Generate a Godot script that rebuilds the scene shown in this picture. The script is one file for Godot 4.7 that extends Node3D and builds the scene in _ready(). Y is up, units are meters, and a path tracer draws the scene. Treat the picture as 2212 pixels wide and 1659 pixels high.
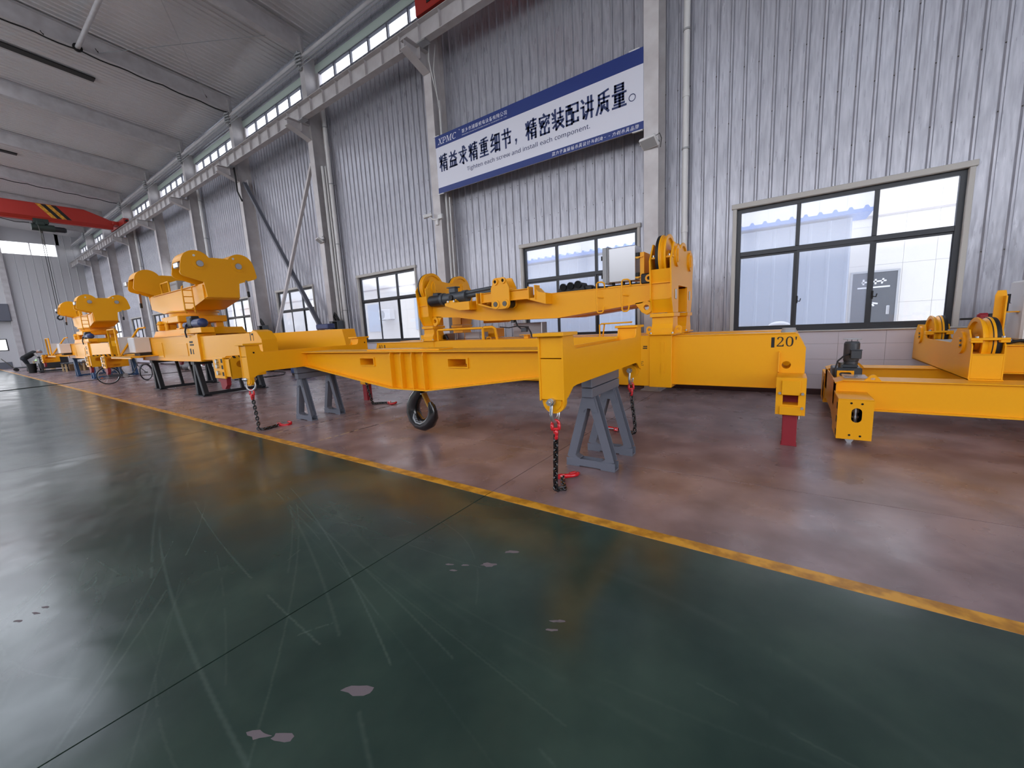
extends Node3D

# ---------- shape building ----------
class MB:
	var v := PackedVector3Array()
	var n := PackedVector3Array()
	var xf := Transform3D.IDENTITY
	func t3(a: Vector3, b: Vector3, c: Vector3, na: Vector3, nb: Vector3, nc: Vector3) -> void:
		var g := (b - a).cross(c - a)
		if g.dot(na + nb + nc) < 0.0:
			v.append(xf * a); v.append(xf * b); v.append(xf * c)
			n.append((xf.basis * na).normalized()); n.append((xf.basis * nb).normalized()); n.append((xf.basis * nc).normalized())
		else:
			v.append(xf * a); v.append(xf * c); v.append(xf * b)
			n.append((xf.basis * na).normalized()); n.append((xf.basis * nc).normalized()); n.append((xf.basis * nb).normalized())
	func tn(a: Vector3, b: Vector3, c: Vector3, nr: Vector3) -> void:
		var g := (b - a).cross(c - a)
		if g.length_squared() < 1e-16:
			return
		g = g.normalized()
		if g.dot(nr) < 0.0: g = -g
		t3(a, b, c, g, g, g)
	func qn(a: Vector3, b: Vector3, c: Vector3, d: Vector3, nr: Vector3) -> void:
		tn(a, b, c, nr); tn(a, c, d, nr)
	func q4(a: Vector3, b: Vector3, c: Vector3, d: Vector3, na: Vector3, nb: Vector3, nc: Vector3, nd: Vector3) -> void:
		t3(a, b, c, na, nb, nc); t3(a, c, d, na, nc, nd)
	# chamfered box from corner lo to corner hi
	func box(lo: Vector3, hi: Vector3, ch := 0.0) -> MB:
		var c := (lo + hi) * 0.5
		var h := (hi - lo).abs() * 0.5
		ch = minf(ch, minf(h.x, minf(h.y, h.z)) * 0.9)
		var P := func(s: Vector3, ax: int) -> Vector3:
			var p := Vector3.ZERO
			for i in 3:
				p[i] = s[i] * (h[i] if i == ax else h[i] - ch)
			return c + p
		for ax in 3:
			var b1 := (ax + 1) % 3
			var b2 := (ax + 2) % 3
			for sg in [-1.0, 1.0]:
				var nr := Vector3.ZERO
				nr[ax] = sg
				var qd := []
				for k in [[-1.0, -1.0], [1.0, -1.0], [1.0, 1.0], [-1.0, 1.0]]:
					var s := Vector3.ZERO
					s[ax] = sg; s[b1] = k[0]; s[b2] = k[1]
					qd.append(P.call(s, ax))
				qn(qd[0], qd[1], qd[2], qd[3], nr)
				if ch > 0.0:
					for sg2 in [-1.0, 1.0]:
						var s1 := Vector3.ZERO
						s1[ax] = sg; s1[b1] = sg2; s1[b2] = -1.0
						var s2 := s1
						s2[b2] = 1.0
						var nd := Vector3.ZERO
						nd[ax] = sg; nd[b1] = sg2
						qn(P.call(s1, ax), P.call(s2, ax), P.call(s2, b1), P.call(s1, b1), nd)
		if ch > 0.0:
			for i in 8:
				var s := Vector3(-1.0 if i & 1 else 1.0, -1.0 if i & 2 else 1.0, -1.0 if i & 4 else 1.0)
				tn(P.call(s, 0), P.call(s, 1), P.call(s, 2), s)
		return self
	func map3(u: float, w: float, d: float, ax: int) -> Vector3:
		return Vector3(d, w, u) if ax == 0 else (Vector3(u, d, w) if ax == 1 else Vector3(u, w, d))
	# polygon (x: (z,y), y: (x,z), z: (x,y)) pushed along axis ax from d0 to d1, with holes
	func prism(poly: Array, ax: int, d0: float, d1: float, holes := []) -> MB:
		var ring := PackedVector2Array(poly)
		if Geometry2D.is_polygon_clockwise(ring): ring.reverse()
		var rings := [ring]
		var joined := ring.duplicate()
		var hs := []
		for h in holes:
			var r := PackedVector2Array(h)
			if not Geometry2D.is_polygon_clockwise(r): r.reverse()
			rings.append(r)
			var mx := -1e9
			for p in r: mx = maxf(mx, p.x)
			hs.append([mx, r])
		hs.sort_custom(func(a, b): return a[0] > b[0])
		for e in hs:
			var r: PackedVector2Array = e[1]
			var hi := 0
			for i in r.size():
				if r[i].x > r[hi].x: hi = i
			var best := -1
			var bd := 1e18
			for i in joined.size():
				var dd := joined[i].distance_squared_to(r[hi])
				if dd < bd:
					var clear := true
					for rr in rings:
						for k in rr.size():
							var a: Vector2 = rr[k]
							var b: Vector2 = rr[(k + 1) % rr.size()]
							if a.is_equal_approx(joined[i]) or b.is_equal_approx(joined[i]) or a.is_equal_approx(r[hi]) or b.is_equal_approx(r[hi]): continue
							if Geometry2D.segment_intersects_segment(joined[i], r[hi], a, b) != null:
								clear = false
					if clear:
						bd = dd; best = i
			if best < 0: continue
			var nj := PackedVector2Array()
			for i in best + 1: nj.append(joined[i])
			for i in r.size() + 1: nj.append(r[(hi + i) % r.size()])
			for i in range(best, joined.size()): nj.append(joined[i])
			joined = nj
		var tri := _ears(joined)
		var up := map3(0, 0, 1, ax) * signf(d1 - d0)
		for i in range(0, tri.size(), 3):
			var a := joined[tri[i]]; var b := joined[tri[i + 1]]; var c := joined[tri[i + 2]]
			tn(map3(a.x, a.y, d1, ax), map3(b.x, b.y, d1, ax), map3(c.x, c.y, d1, ax), up)
			tn(map3(a.x, a.y, d0, ax), map3(b.x, b.y, d0, ax), map3(c.x, c.y, d0, ax), -up)
		for rr in rings:
			for k in rr.size():
				var a: Vector2 = rr[k]
				var b: Vector2 = rr[(k + 1) % rr.size()]
				var o := Vector2(b.y - a.y, a.x - b.x)
				qn(map3(a.x, a.y, d0, ax), map3(b.x, b.y, d0, ax), map3(b.x, b.y, d1, ax), map3(a.x, a.y, d1, ax), map3(o.x, o.y, 0, ax))
		return self
	func _ears(p: PackedVector2Array) -> PackedInt32Array:
		var out := PackedInt32Array()
		var idx := range(p.size())
		var guard := 0
		while idx.size() > 3 and guard < 4000:
			guard += 1
			var done := false
			for i in idx.size():
				var ia: int = idx[(i + idx.size() - 1) % idx.size()]
				var ib: int = idx[i]
				var ic: int = idx[(i + 1) % idx.size()]
				var a := p[ia]; var b := p[ib]; var c := p[ic]
				var cr := (b - a).cross(c - b)
				if cr <= 1e-12:
					if absf(cr) <= 1e-12 and ((b - a).dot(c - b) >= 0.0 or b.is_equal_approx(a) or b.is_equal_approx(c)):
						idx.remove_at(i); done = true; break
					continue
				var ok := true
				for k in idx:
					if k == ia or k == ib or k == ic: continue
					var q := p[k]
					if q.is_equal_approx(a) or q.is_equal_approx(b) or q.is_equal_approx(c): continue
					if (b - a).cross(q - a) >= -1e-12 and (c - b).cross(q - b) >= -1e-12 and (a - c).cross(q - c) >= -1e-12:
						ok = false; break
				if ok:
					out.append_array([ia, ib, ic])
					idx.remove_at(i); done = true; break
			if not done: break
		if idx.size() == 3: out.append_array(PackedInt32Array(idx))
		return out
	func frame(d: Vector3) -> Array:
		var u := d.cross(Vector3.UP if absf(d.y) < 0.9 else Vector3.RIGHT).normalized()
		return [u, d.cross(u).normalized()]
	func cyl(p0: Vector3, p1: Vector3, r0: float, r1 := -1.0, seg := 16, caps := true) -> MB:
		if r1 < 0.0: r1 = r0
		var d := (p1 - p0).normalized()
		var f := frame(d)
		var sl := (r0 - r1) / maxf((p1 - p0).length(), 1e-6)
		for i in seg:
			var a0 := TAU * i / seg
			var a1 := TAU * (i + 1) / seg
			var e0: Vector3 = f[0] * cos(a0) + f[1] * sin(a0)
			var e1: Vector3 = f[0] * cos(a1) + f[1] * sin(a1)
			var n0 := (e0 + d * sl).normalized()
			var n1 := (e1 + d * sl).normalized()
			q4(p0 + e0 * r0, p0 + e1 * r0, p1 + e1 * r1, p1 + e0 * r1, n0, n1, n1, n0)
			if caps:
				if r0 > 1e-4: tn(p0, p0 + e0 * r0, p0 + e1 * r0, -d)
				if r1 > 1e-4: tn(p1, p1 + e0 * r1, p1 + e1 * r1, d)
		return self
	func ring(p0: Vector3, p1: Vector3, ro: float, ri: float, seg := 20) -> MB:
		var d := (p1 - p0).normalized()
		return lathe([[ri, 0.0], [ro, 0.0], [ro, (p1 - p0).length()], [ri, (p1 - p0).length()], [ri, 0.0]], p0, d, seg)
	# profile [radius, height] turned about axis d at p0
	func lathe(prof: Array, p0: Vector3, d: Vector3, seg := 20) -> MB:
		d = d.normalized()
		var f := frame(d)
		for k in prof.size() - 1:
			var ra: float = prof[k][0]; var ha: float = prof[k][1]
			var rb: float = prof[k + 1][0]; var hb: float = prof[k + 1][1]
			var nr := hb - ha
			var nh := ra - rb
			for i in seg:
				var a0 := TAU * i / seg
				var a1 := TAU * (i + 1) / seg
				var e0: Vector3 = f[0] * cos(a0) + f[1] * sin(a0)
				var e1: Vector3 = f[0] * cos(a1) + f[1] * sin(a1)
				var n0 := (e0 * nr + d * nh).normalized()
				var n1 := (e1 * nr + d * nh).normalized()
				var A := p0 + e0 * ra + d * ha
				var B := p0 + e1 * ra + d * ha
				var C := p0 + e1 * rb + d * hb
				var D := p0 + e0 * rb + d * hb
				if ra > 1e-5: t3(A, B, C, n0, n1, n1)
				if rb > 1e-5: t3(A, C, D, n0, n1, n0)
		return self
	func tube(pts: Array, r: float, seg := 8, closed := false) -> MB:
		return sweep(pts, [r], seg, closed)
	func sweep(pts: Array, rad: Array, seg := 8, closed := false) -> MB:
		var m := pts.size()
		var rings := []
		var u := Vector3.ZERO
		for i in m:
			var a: Vector3 = pts[(i - 1 + m) % m] if closed or i > 0 else pts[i]
			var b: Vector3 = pts[(i + 1) % m] if closed or i < m - 1 else pts[i]
			var d := (b - a).normalized()
			if u == Vector3.ZERO: u = frame(d)[0]
			u = (u - d * u.dot(d)).normalized()
			var w := d.cross(u)
			var rg := []
			var rr: float = rad[i] if rad.size() > 1 else rad[0]
			for k in seg:
				var an := TAU * k / seg
				var e := u * cos(an) + w * sin(an)
				rg.append([pts[i] + e * rr, e])
			rings.append(rg)
		var last := m if closed else m - 1
		for i in last:
			var A: Array = rings[i]
			var B: Array = rings[(i + 1) % m]
			var off := 0
			if closed and i == m - 1:
				var bd := 1e9
				for k in seg:
					var dd: float = (A[0][0] as Vector3).distance_squared_to(B[k][0])
					if dd < bd: bd = dd; off = k
			for k in seg:
				var k2 := (k + 1) % seg
				var kb := (k + off) % seg
				var kb2 := (k + 1 + off) % seg
				q4(A[k][0], A[k2][0], B[kb2][0], B[kb][0], A[k][1], A[k2][1], B[kb2][1], B[kb][1])
		if not closed:
			for e in [[0, 1], [m - 1, m - 2]]:
				var rg: Array = rings[e[0]]
				var nr: Vector3 = pts[e[0]] - pts[e[1]]
				for k in seg: tn(pts[e[0]], rg[k][0], rg[(k + 1) % seg][0], nr)
		return self
	func ball(c: Vector3, r: Vector3, seg := 14, rows := 8) -> MB:
		for j in rows:
			var t0 := PI * j / rows
			var t1 := PI * (j + 1) / rows
			for i in seg:
				var a0 := TAU * i / seg
				var a1 := TAU * (i + 1) / seg
				var e := [Vector3(sin(t0) * cos(a0), cos(t0), sin(t0) * sin(a0)), Vector3(sin(t0) * cos(a1), cos(t0), sin(t0) * sin(a1)), Vector3(sin(t1) * cos(a1), cos(t1), sin(t1) * sin(a1)), Vector3(sin(t1) * cos(a0), cos(t1), sin(t1) * sin(a0))]
				if j > 0: t3(c + e[0] * r, c + e[1] * r, c + e[2] * r, e[0] / r, e[1] / r, e[2] / r)
				if j < rows - 1: t3(c + e[0] * r, c + e[2] * r, c + e[3] * r, e[0] / r, e[2] / r, e[3] / r)
		return self
	# straight bar of rectangular section between two points; up gives the second direction
	func bar(p0: Vector3, p1: Vector3, w: float, h: float, up := Vector3.UP) -> MB:
		var d := (p1 - p0).normalized()
		var s := d.cross(up).normalized()
		var t := s.cross(d).normalized()
		var k := xf
		xf = k * Transform3D(Basis(s, t, -d), p0)
		box(Vector3(-w / 2, -h / 2, -(p1 - p0).length()), Vector3(w / 2, h / 2, 0), minf(w, h) * 0.08)
		xf = k
		return self
	func ring_rect(x: float) -> MB:
		return prism([Vector2(-3.40, 1.48), Vector2(-0.58, 1.48), Vector2(-0.58, 2.47), Vector2(-3.40, 2.47)], 0, x - 0.08, x + 0.03, [[Vector2(-3.33, 1.55), Vector2(-0.65, 1.55), Vector2(-0.65, 2.40), Vector2(-3.33, 2.40)]])
	func mesh() -> ArrayMesh:
		var m := ArrayMesh.new()
		if v.is_empty(): return m
		var a := []
		a.resize(Mesh.ARRAY_MAX)
		a[Mesh.ARRAY_VERTEX] = v
		a[Mesh.ARRAY_NORMAL] = n
		m.add_surface_from_arrays(Mesh.PRIMITIVE_TRIANGLES, a)
		return m

var taken := {}
var M := {}

func V(x: float, y: float, z: float) -> Vector3: return Vector3(x, y, z)
func P2(a: Array) -> Array:
	var o := []
	for i in range(0, a.size(), 2): o.append(Vector2(a[i], a[i + 1]))
	return o
func circ(cx: float, cy: float, r: float, k := 16, sx := 1.0) -> Array:
	var o := []
	for i in k: o.append(Vector2(cx + r * sx * cos(TAU * i / k), cy + r * sin(TAU * i / k)))
	return o
func arc(cx: float, cy: float, r: float, a0: float, a1: float, k := 10) -> Array:
	var o := []
	for i in k + 1:
		var a := deg_to_rad(lerpf(a0, a1, float(i) / k))
		o.append(Vector2(cx + r * cos(a), cy + r * sin(a)))
	return o
func slot(cx: float, cy: float, hx: float, hy: float) -> Array:
	if hx > hy: return arc(cx + hx - hy, cy, hy, -90, 90, 8) + arc(cx - hx + hy, cy, hy, 90, 270, 8)
	return arc(cx, cy + hy - hx, hx, 0, 180, 8) + arc(cx, cy - hy + hx, hx, 180, 360, 8)
func rect(x0: float, y0: float, x1: float, y1: float) -> Array: return [Vector2(x0, y0), Vector2(x1, y0), Vector2(x1, y1), Vector2(x0, y1)]

func numbered(s: String) -> String:
	taken[s] = taken.get(s, -1) + 1
	return s if taken[s] == 0 else "%s_%03d" % [s, taken[s]]
func tag(o: Node, label: String, cat: String, group := "", kind := "") -> Node:
	o.set_meta("label", label); o.set_meta("category", cat)
	if group != "": o.set_meta("group", group)
	if kind != "": o.set_meta("kind", kind)
	return o
func thing(called: String, label: String, cat: String, at := Vector3.ZERO, group := "", kind := "") -> Node3D:
	var o := Node3D.new()
	o.name = numbered(called)
	add_child(o)
	o.position = at
	tag(o, label, cat, group, kind)
	return o
# a named part; b is an MB or a Mesh
func part(called: String, b, mat: Material, parent: Node, at := Vector3.ZERO) -> MeshInstance3D:
	var o := MeshInstance3D.new()
	o.name = called
	o.mesh = b.mesh() if b is MB else b
	o.material_override = mat
	o.position = at
	o.cast_shadow = GeometryInstance3D.SHADOW_CASTING_SETTING_ON
	parent.add_child(o, true)
	return o
func single(called: String, b, mat: Material, label: String, cat: String, group := "", kind := "", at := Vector3.ZERO) -> MeshInstance3D:
	var o := part(numbered(called), b, mat, self, at)
	tag(o, label, cat, group, kind)
	return o
func copy(src: Node3D, label: String, at: Vector3, yaw := 0.0) -> Node3D:
	var c: Node3D = src.duplicate()
	c.name = numbered(String(src.name).rstrip("_0123456789"))
	add_child(c)
	c.position = at; c.rotation.y = yaw
	if label != "": c.set_meta("label", label)
	return c
func mb() -> MB: return MB.new()

# ---------- materials ----------
func mat(c: Color, rough := 0.5, metal := 0.0, o := {}) -> StandardMaterial3D:
	var m := StandardMaterial3D.new()
	m.albedo_color = c; m.roughness = rough; m.metallic = metal
	for k in o: m.set(k, o[k])
	return m
func noise(freq: float, seed_: int, oct := 4, type := FastNoiseLite.TYPE_SIMPLEX_SMOOTH) -> FastNoiseLite:
	var f := FastNoiseLite.new()
	f.seed = seed_; f.frequency = freq; f.fractal_octaves = oct; f.noise_type = type
	return f
func noise_tex(w: int, f: FastNoiseLite, c0: Color, c1: Color, lo := 0.0, hi := 1.0) -> NoiseTexture2D:
	var t := NoiseTexture2D.new()
	t.width = w; t.height = w; t.seamless = true; t.noise = f
	var g := Gradient.new()
	g.offsets = PackedFloat32Array([lo, hi]); g.colors = PackedColorArray([c0, c1])
	t.color_ramp = g
	return t
func bump_tex(w: int, f: FastNoiseLite, strength := 4.0) -> NoiseTexture2D:
	var t := NoiseTexture2D.new()
	t.width = w; t.height = w; t.seamless = true; t.noise = f; t.as_normal_map = true; t.bump_strength = strength
	return t
func tri(m: StandardMaterial3D, s: Vector3, world := true) -> StandardMaterial3D:
	m.uv1_triplanar = true; m.uv1_world_triplanar = world; m.uv1_scale = s
	return m
const ZW := -8.75      # inner face of the long wall
const XW := -53.4      # inner face of the far end wall
const XE := 11.0
const ZS := 12.75
const COLS := [3.381, -2.294, -7.969, -13.644, -19.319, -24.994, -30.669, -36.344, -42.019, -47.694]

func roof_y(z: float) -> float: return 11.3 + 0.075 * (minf(z, 4.0 - z) + 8.75)

func _ready() -> void:
	var cam := Camera3D.new()
	cam.name = "camera"
	add_child(cam)
	cam.position = Vector3(0, 1.5, 0)
	cam.rotation_order = EULER_ORDER_YXZ
	cam.rotation_degrees = Vector3(-8.5002, 35.0594, -2.9416)
	cam.keep_aspect = Camera3D.KEEP_HEIGHT
	cam.fov = rad_to_deg(2.0 * atan(829.5 / 856.17))
	cam.near = 0.05; cam.far = 300.0
	cam.current = true
	var we := WorldEnvironment.new()
	we.name = "environment"
	var e := Environment.new()
	e.background_mode = Environment.BG_SKY
	var sky := Sky.new()
	var sm := ProceduralSkyMaterial.new()
	sm.sky_top_color = Color(0.83, 0.86, 0.93); sm.sky_horizon_color = Color(0.93, 0.93, 0.94)
	sm.ground_horizon_color = Color(0.62, 0.61, 0.60); sm.ground_bottom_color = Color(0.45, 0.44, 0.42)
	sm.sky_curve = 0.3; sm.ground_curve = 0.1
	sky.sky_material = sm
	e.sky = sky
	e.background_energy_multiplier = 1.0
	e.tonemap_mode = Environment.TONE_MAPPER_LINEAR
	e.tonemap_exposure = EXPOSURE
	e.sdfgi_enabled = true; e.ssao_enabled = true; e.ssil_enabled = true
	we.environment = e
	add_child(we)
	materials()
	shell()
	steelwork()
	windows()
	outdoors()
	lifting_beam()
	center_spreader()
	right_spreader()
	far_spreaders()
	overhead_cranes()
	wall_fittings()
	banner()
	far_clutter()
	floor_marks()

const EXPOSURE := 5.6

func materials() -> void:
	M.yellow = mat(Color(0.945, 0.655, 0.055), 0.38, 0.0, {"metallic_specular": 0.4})
	M.trestle = mat(Color(0.40, 0.41, 0.45), 0.5)
	M.black_steel = mat(Color(0.10, 0.11, 0.13), 0.5)
	M.blue_steel = mat(Color(0.16, 0.28, 0.42), 0.5)
	M.red_steel = mat(Color(0.55, 0.10, 0.15), 0.55)
	M.red_paint = mat(Color(0.80, 0.07, 0.12), 0.25, 0.0, {"clearcoat_enabled": true, "clearcoat": 0.6, "clearcoat_roughness": 0.1})
	M.black_gloss = mat(Color(0.055, 0.055, 0.06), 0.22, 0.0, {"clearcoat_enabled": true, "clearcoat": 0.8, "clearcoat_roughness": 0.08})
	M.zinc = mat(Color(0.78, 0.79, 0.80), 0.28, 0.9)
	M.axle = mat(Color(0.36, 0.35, 0.33), 0.4, 0.6)
	M.brass = mat(Color(0.72, 0.58, 0.30), 0.35, 0.8)
	M.rubber = mat(Color(0.06, 0.06, 0.065), 0.6)
	M.hole = mat(Color(0.05, 0.035, 0.02), 0.9)
	M.motor = mat(Color(0.25, 0.27, 0.29), 0.4)
	M.motor_blue = mat(Color(0.16, 0.22, 0.40), 0.4)
	M.stainless = mat(Color(0.66, 0.66, 0.67), 0.3, 0.85)
	M.grey_box = mat(Color(0.62, 0.63, 0.64), 0.5)
	M.white_paint = mat(Color(0.80, 0.79, 0.795), 0.45)
	M.white_paint.albedo_texture = noise_tex(256, noise(0.015, 9), Color(0.90, 0.89, 0.89), Color.WHITE)
	tri(M.white_paint, Vector3.ONE * 0.5)
	M.cladding = mat(Color(0.71, 0.715, 0.75), 0.34, 0.3)
	M.cladding.albedo_texture = noise_tex(512, noise(0.02, 21, 5), Color(0.82, 0.82, 0.83), Color.WHITE)
	M.cladding.roughness_texture = noise_tex(256, noise(0.03, 4, 4), Color(0.75, 0.75, 0.75), Color.WHITE)
	M.cladding.normal_enabled = true
	M.cladding.normal_texture = bump_tex(512, noise(0.012, 33, 4), 6.0)
	M.cladding.normal_scale = 0.16
	tri(M.cladding, Vector3(1.7, 0.16, 1.7))
	M.end_cladding = mat(Color(0.80, 0.80, 0.81), 0.5, 0.15)
	M.foil = mat(Color(0.84, 0.83, 0.83), 0.36, 0.25)
	M.foil.normal_enabled = true
	M.foil.normal_texture = bump_tex(512, noise(0.02, 12, 4), 8.0)
	M.foil.normal_scale = 0.6
	tri(M.foil, Vector3(1.4, 0.3, 0.14))
	M.tile = mat(Color(0.80, 0.785, 0.82), 0.3)
	M.grout = mat(Color(0.58, 0.56, 0.56), 0.8)
	M.skirt = mat(Color(0.22, 0.11, 0.11), 0.4)
	M.aluminium = mat(Color(0.19, 0.20, 0.22), 0.4, 0.2)
	M.pane = mat(Color(0.85, 0.87, 0.92, 0.08), 0.05, 0.0, {"transparency": BaseMaterial3D.TRANSPARENCY_ALPHA})
	M.dusty_pane = mat(Color(0.80, 0.83, 0.90, 0.24), 0.10, 0.0, {"transparency": BaseMaterial3D.TRANSPARENCY_ALPHA})
	M.sill = mat(Color(0.72, 0.71, 0.69), 0.6)
	M.shed_wall = mat(Color(0.66, 0.70, 0.76), 0.5)
	M.shed_roof = mat(Color(0.36, 0.52, 0.80), 0.5)
	M.sheet_film = mat(Color(0.85, 0.86, 0.88, 0.35), 0.15, 0.0, {"transparency": BaseMaterial3D.TRANSPARENCY_ALPHA})
	M.wrap = mat(Color(0.86, 0.84, 0.85), 0.3)
	M.wrap.normal_enabled = true
	M.wrap.normal_texture = bump_tex(256, noise(0.012, 41, 2), 8.0)
	tri(M.wrap, Vector3.ONE * 0.8)
	M.cover = mat(Color(0.13, 0.13, 0.15), 0.45)
	M.wood = mat(Color(0.72, 0.62, 0.46), 0.7)
	M.carton = mat(Color(0.52, 0.40, 0.28), 0.8)
	M.bright_blue = mat(Color(0.10, 0.36, 0.68), 0.45)
	M.yard = mat(Color(0.88, 0.87, 0.85), 0.9)
	M.plaster = mat(Color(0.80, 0.79, 0.77), 0.7)
	M.crane_red = mat(Color(0.66, 0.17, 0.13), 0.4)
	M.hoist_green = mat(Color(0.15, 0.20, 0.18), 0.5)
	M.ink = mat(Color(0.07, 0.06, 0.06), 0.6)
	M.cable = mat(Color(0.07, 0.07, 0.08), 0.55)
	M.white_plastic = mat(Color(0.84, 0.84, 0.84), 0.4)
	M.pale_green = mat(Color(0.80, 0.86, 0.82), 0.5)
	# floors
	var red := mat(Color(0.60, 0.515, 0.515), 0.36, 0.0, {"metallic_specular": 0.5})
	red.albedo_texture = noise_tex(1024, noise(0.006, 3, 6), Color(0.78, 0.76, 0.76), Color(1.0, 1.0, 1.0), 0.2, 0.8)
	red.roughness_texture = noise_tex(512, noise(0.01, 8, 5), Color(0.65, 0.65, 0.65), Color(1, 1, 1), 0.25, 0.75)
	red.normal_enabled = true
	red.normal_texture = bump_tex(512, noise(0.02, 14, 3), 1.5)
	red.normal_scale = 0.12
	tri(red, Vector3.ONE * 0.22)
	M.red_floor = red
	var gr := mat(Color(0.225, 0.295, 0.262), 0.24, 0.0, {"metallic_specular": 0.5})
	gr.albedo_texture = noise_tex(1024, noise(0.005, 6, 6), Color(0.76, 0.80, 0.80), Color(1.0, 1.0, 0.98), 0.2, 0.8)
	gr.roughness_texture = noise_tex(512, noise(0.012, 18, 5), Color(0.65, 0.65, 0.65), Color(1, 1, 1), 0.25, 0.75)
	gr.normal_enabled = true
	gr.normal_texture = bump_tex(512, noise(0.02, 15, 3), 1.5)
	gr.normal_scale = 0.10
	tri(gr, Vector3.ONE * 0.2)
	gr.detail_enabled = true
	gr.detail_albedo = ImageTexture.create_from_image(scuff_image())
	gr.detail_uv_layer = BaseMaterial3D.DETAIL_UV_2
	gr.uv2_triplanar = true; gr.uv2_world_triplanar = true
	gr.uv2_scale = Vector3.ONE * 0.1
	M.green_floor = gr
	M.line = mat(Color(0.86, 0.62, 0.20), 0.4)
	M.line.albedo_texture = noise_tex(256, noise(0.03, 2, 4), Color(0.78, 0.74, 0.66), Color.WHITE, 0.15, 0.6)
	tri(M.line, Vector3.ONE * 0.9)
	M.chip = mat(Color(0.44, 0.40, 0.41), 0.8)

# tyre polish, scrapes and drag marks on the painted floor, 10 m by 10 m
func scuff_image() -> Image:
	var n := 2048
	var im := Image.create_empty(n, n, false, Image.FORMAT_RGBA8)
	im.fill(Color(0.42, 0.47, 0.45, 0.0))
	var rng := RandomNumberGenerator.new()
	rng.seed = 77
	var brushes := {}
	for w: int in [2, 3, 5, 9, 15]:
		for k in 6:
			var b := Image.create_empty(w, w, false, Image.FORMAT_RGBA8)
			for i in w:
				for j in w:
					var d := Vector2(i - (w - 1) / 2.0, j - (w - 1) / 2.0).length() / (w / 2.0)
					b.set_pixel(i, j, Color(0.44, 0.50, 0.47, clampf(1.15 - d, 0, 1) * (0.03 + 0.05 * k) * (1.0 if w < 6 else 0.35)))
			brushes[w * 10 + k] = b
	var draw := func(p0: Vector2, p1: Vector2, bend: float, w: int, k: int):
		var mid := (p0 + p1) * 0.5 + (p1 - p0).orthogonal().normalized() * bend
		var steps := int(p0.distance_to(p1) * 204.8 / maxf(1.0, w * 0.4))
		var b: Image = brushes[w * 10 + k]
		for i in steps:
			var t := float(i) / steps
			if sin(t * 40.0 + bend * 50.0) + sin(t * 13.0 + p0.y * 9.0) < -1.1: continue
			var p := p0.lerp(mid, t).lerp(mid.lerp(p1, t), t)
			var px := Vector2i(posmod(int(p.x * 204.8), n), posmod(int(p.y * 204.8), n))
			im.blend_rect(b, Rect2i(0, 0, w, w), px)
	# tracks that fan out from where the trucks turn in over the yellow line
	for i in 90:
		var s := Vector2(-8.2 + rng.randf_range(-0.7, 1.2), -2.1 + rng.randf_range(-0.4, 0.6))
		var f := Vector2(-3.0 + rng.randf_range(-3.0, 2.6), rng.randf_range(-1.3, 2.4))
		draw.call(s, f, rng.randf_range(-1.2, 1.6), [2, 2, 3, 3, 5, 9][rng.randi() % 6], rng.randi() % 3)
	for i in 70:
		var s := Vector2(rng.randf_range(-10, 0), rng.randf_range(-2.4, 4.0))
		var f := s + Vector2(rng.randf_range(1.0, 4.0), rng.randf_range(-0.6, 0.9))
		draw.call(s, f, rng.randf_range(-0.6, 0.6), [2, 3, 5, 9, 15][rng.randi() % 5], rng.randi() % 2)
	for i in 150:
		var s := Vector2(rng.randf_range(-10, 0), rng.randf_range(-10, 0))
		var f := s + Vector2.from_angle(rng.randf() * TAU) * rng.randf_range(0.05, 0.3)
		draw.call(s, f, rng.randf_range(-0.04, 0.04), 2, rng.randi() % 6)
	return im

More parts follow.
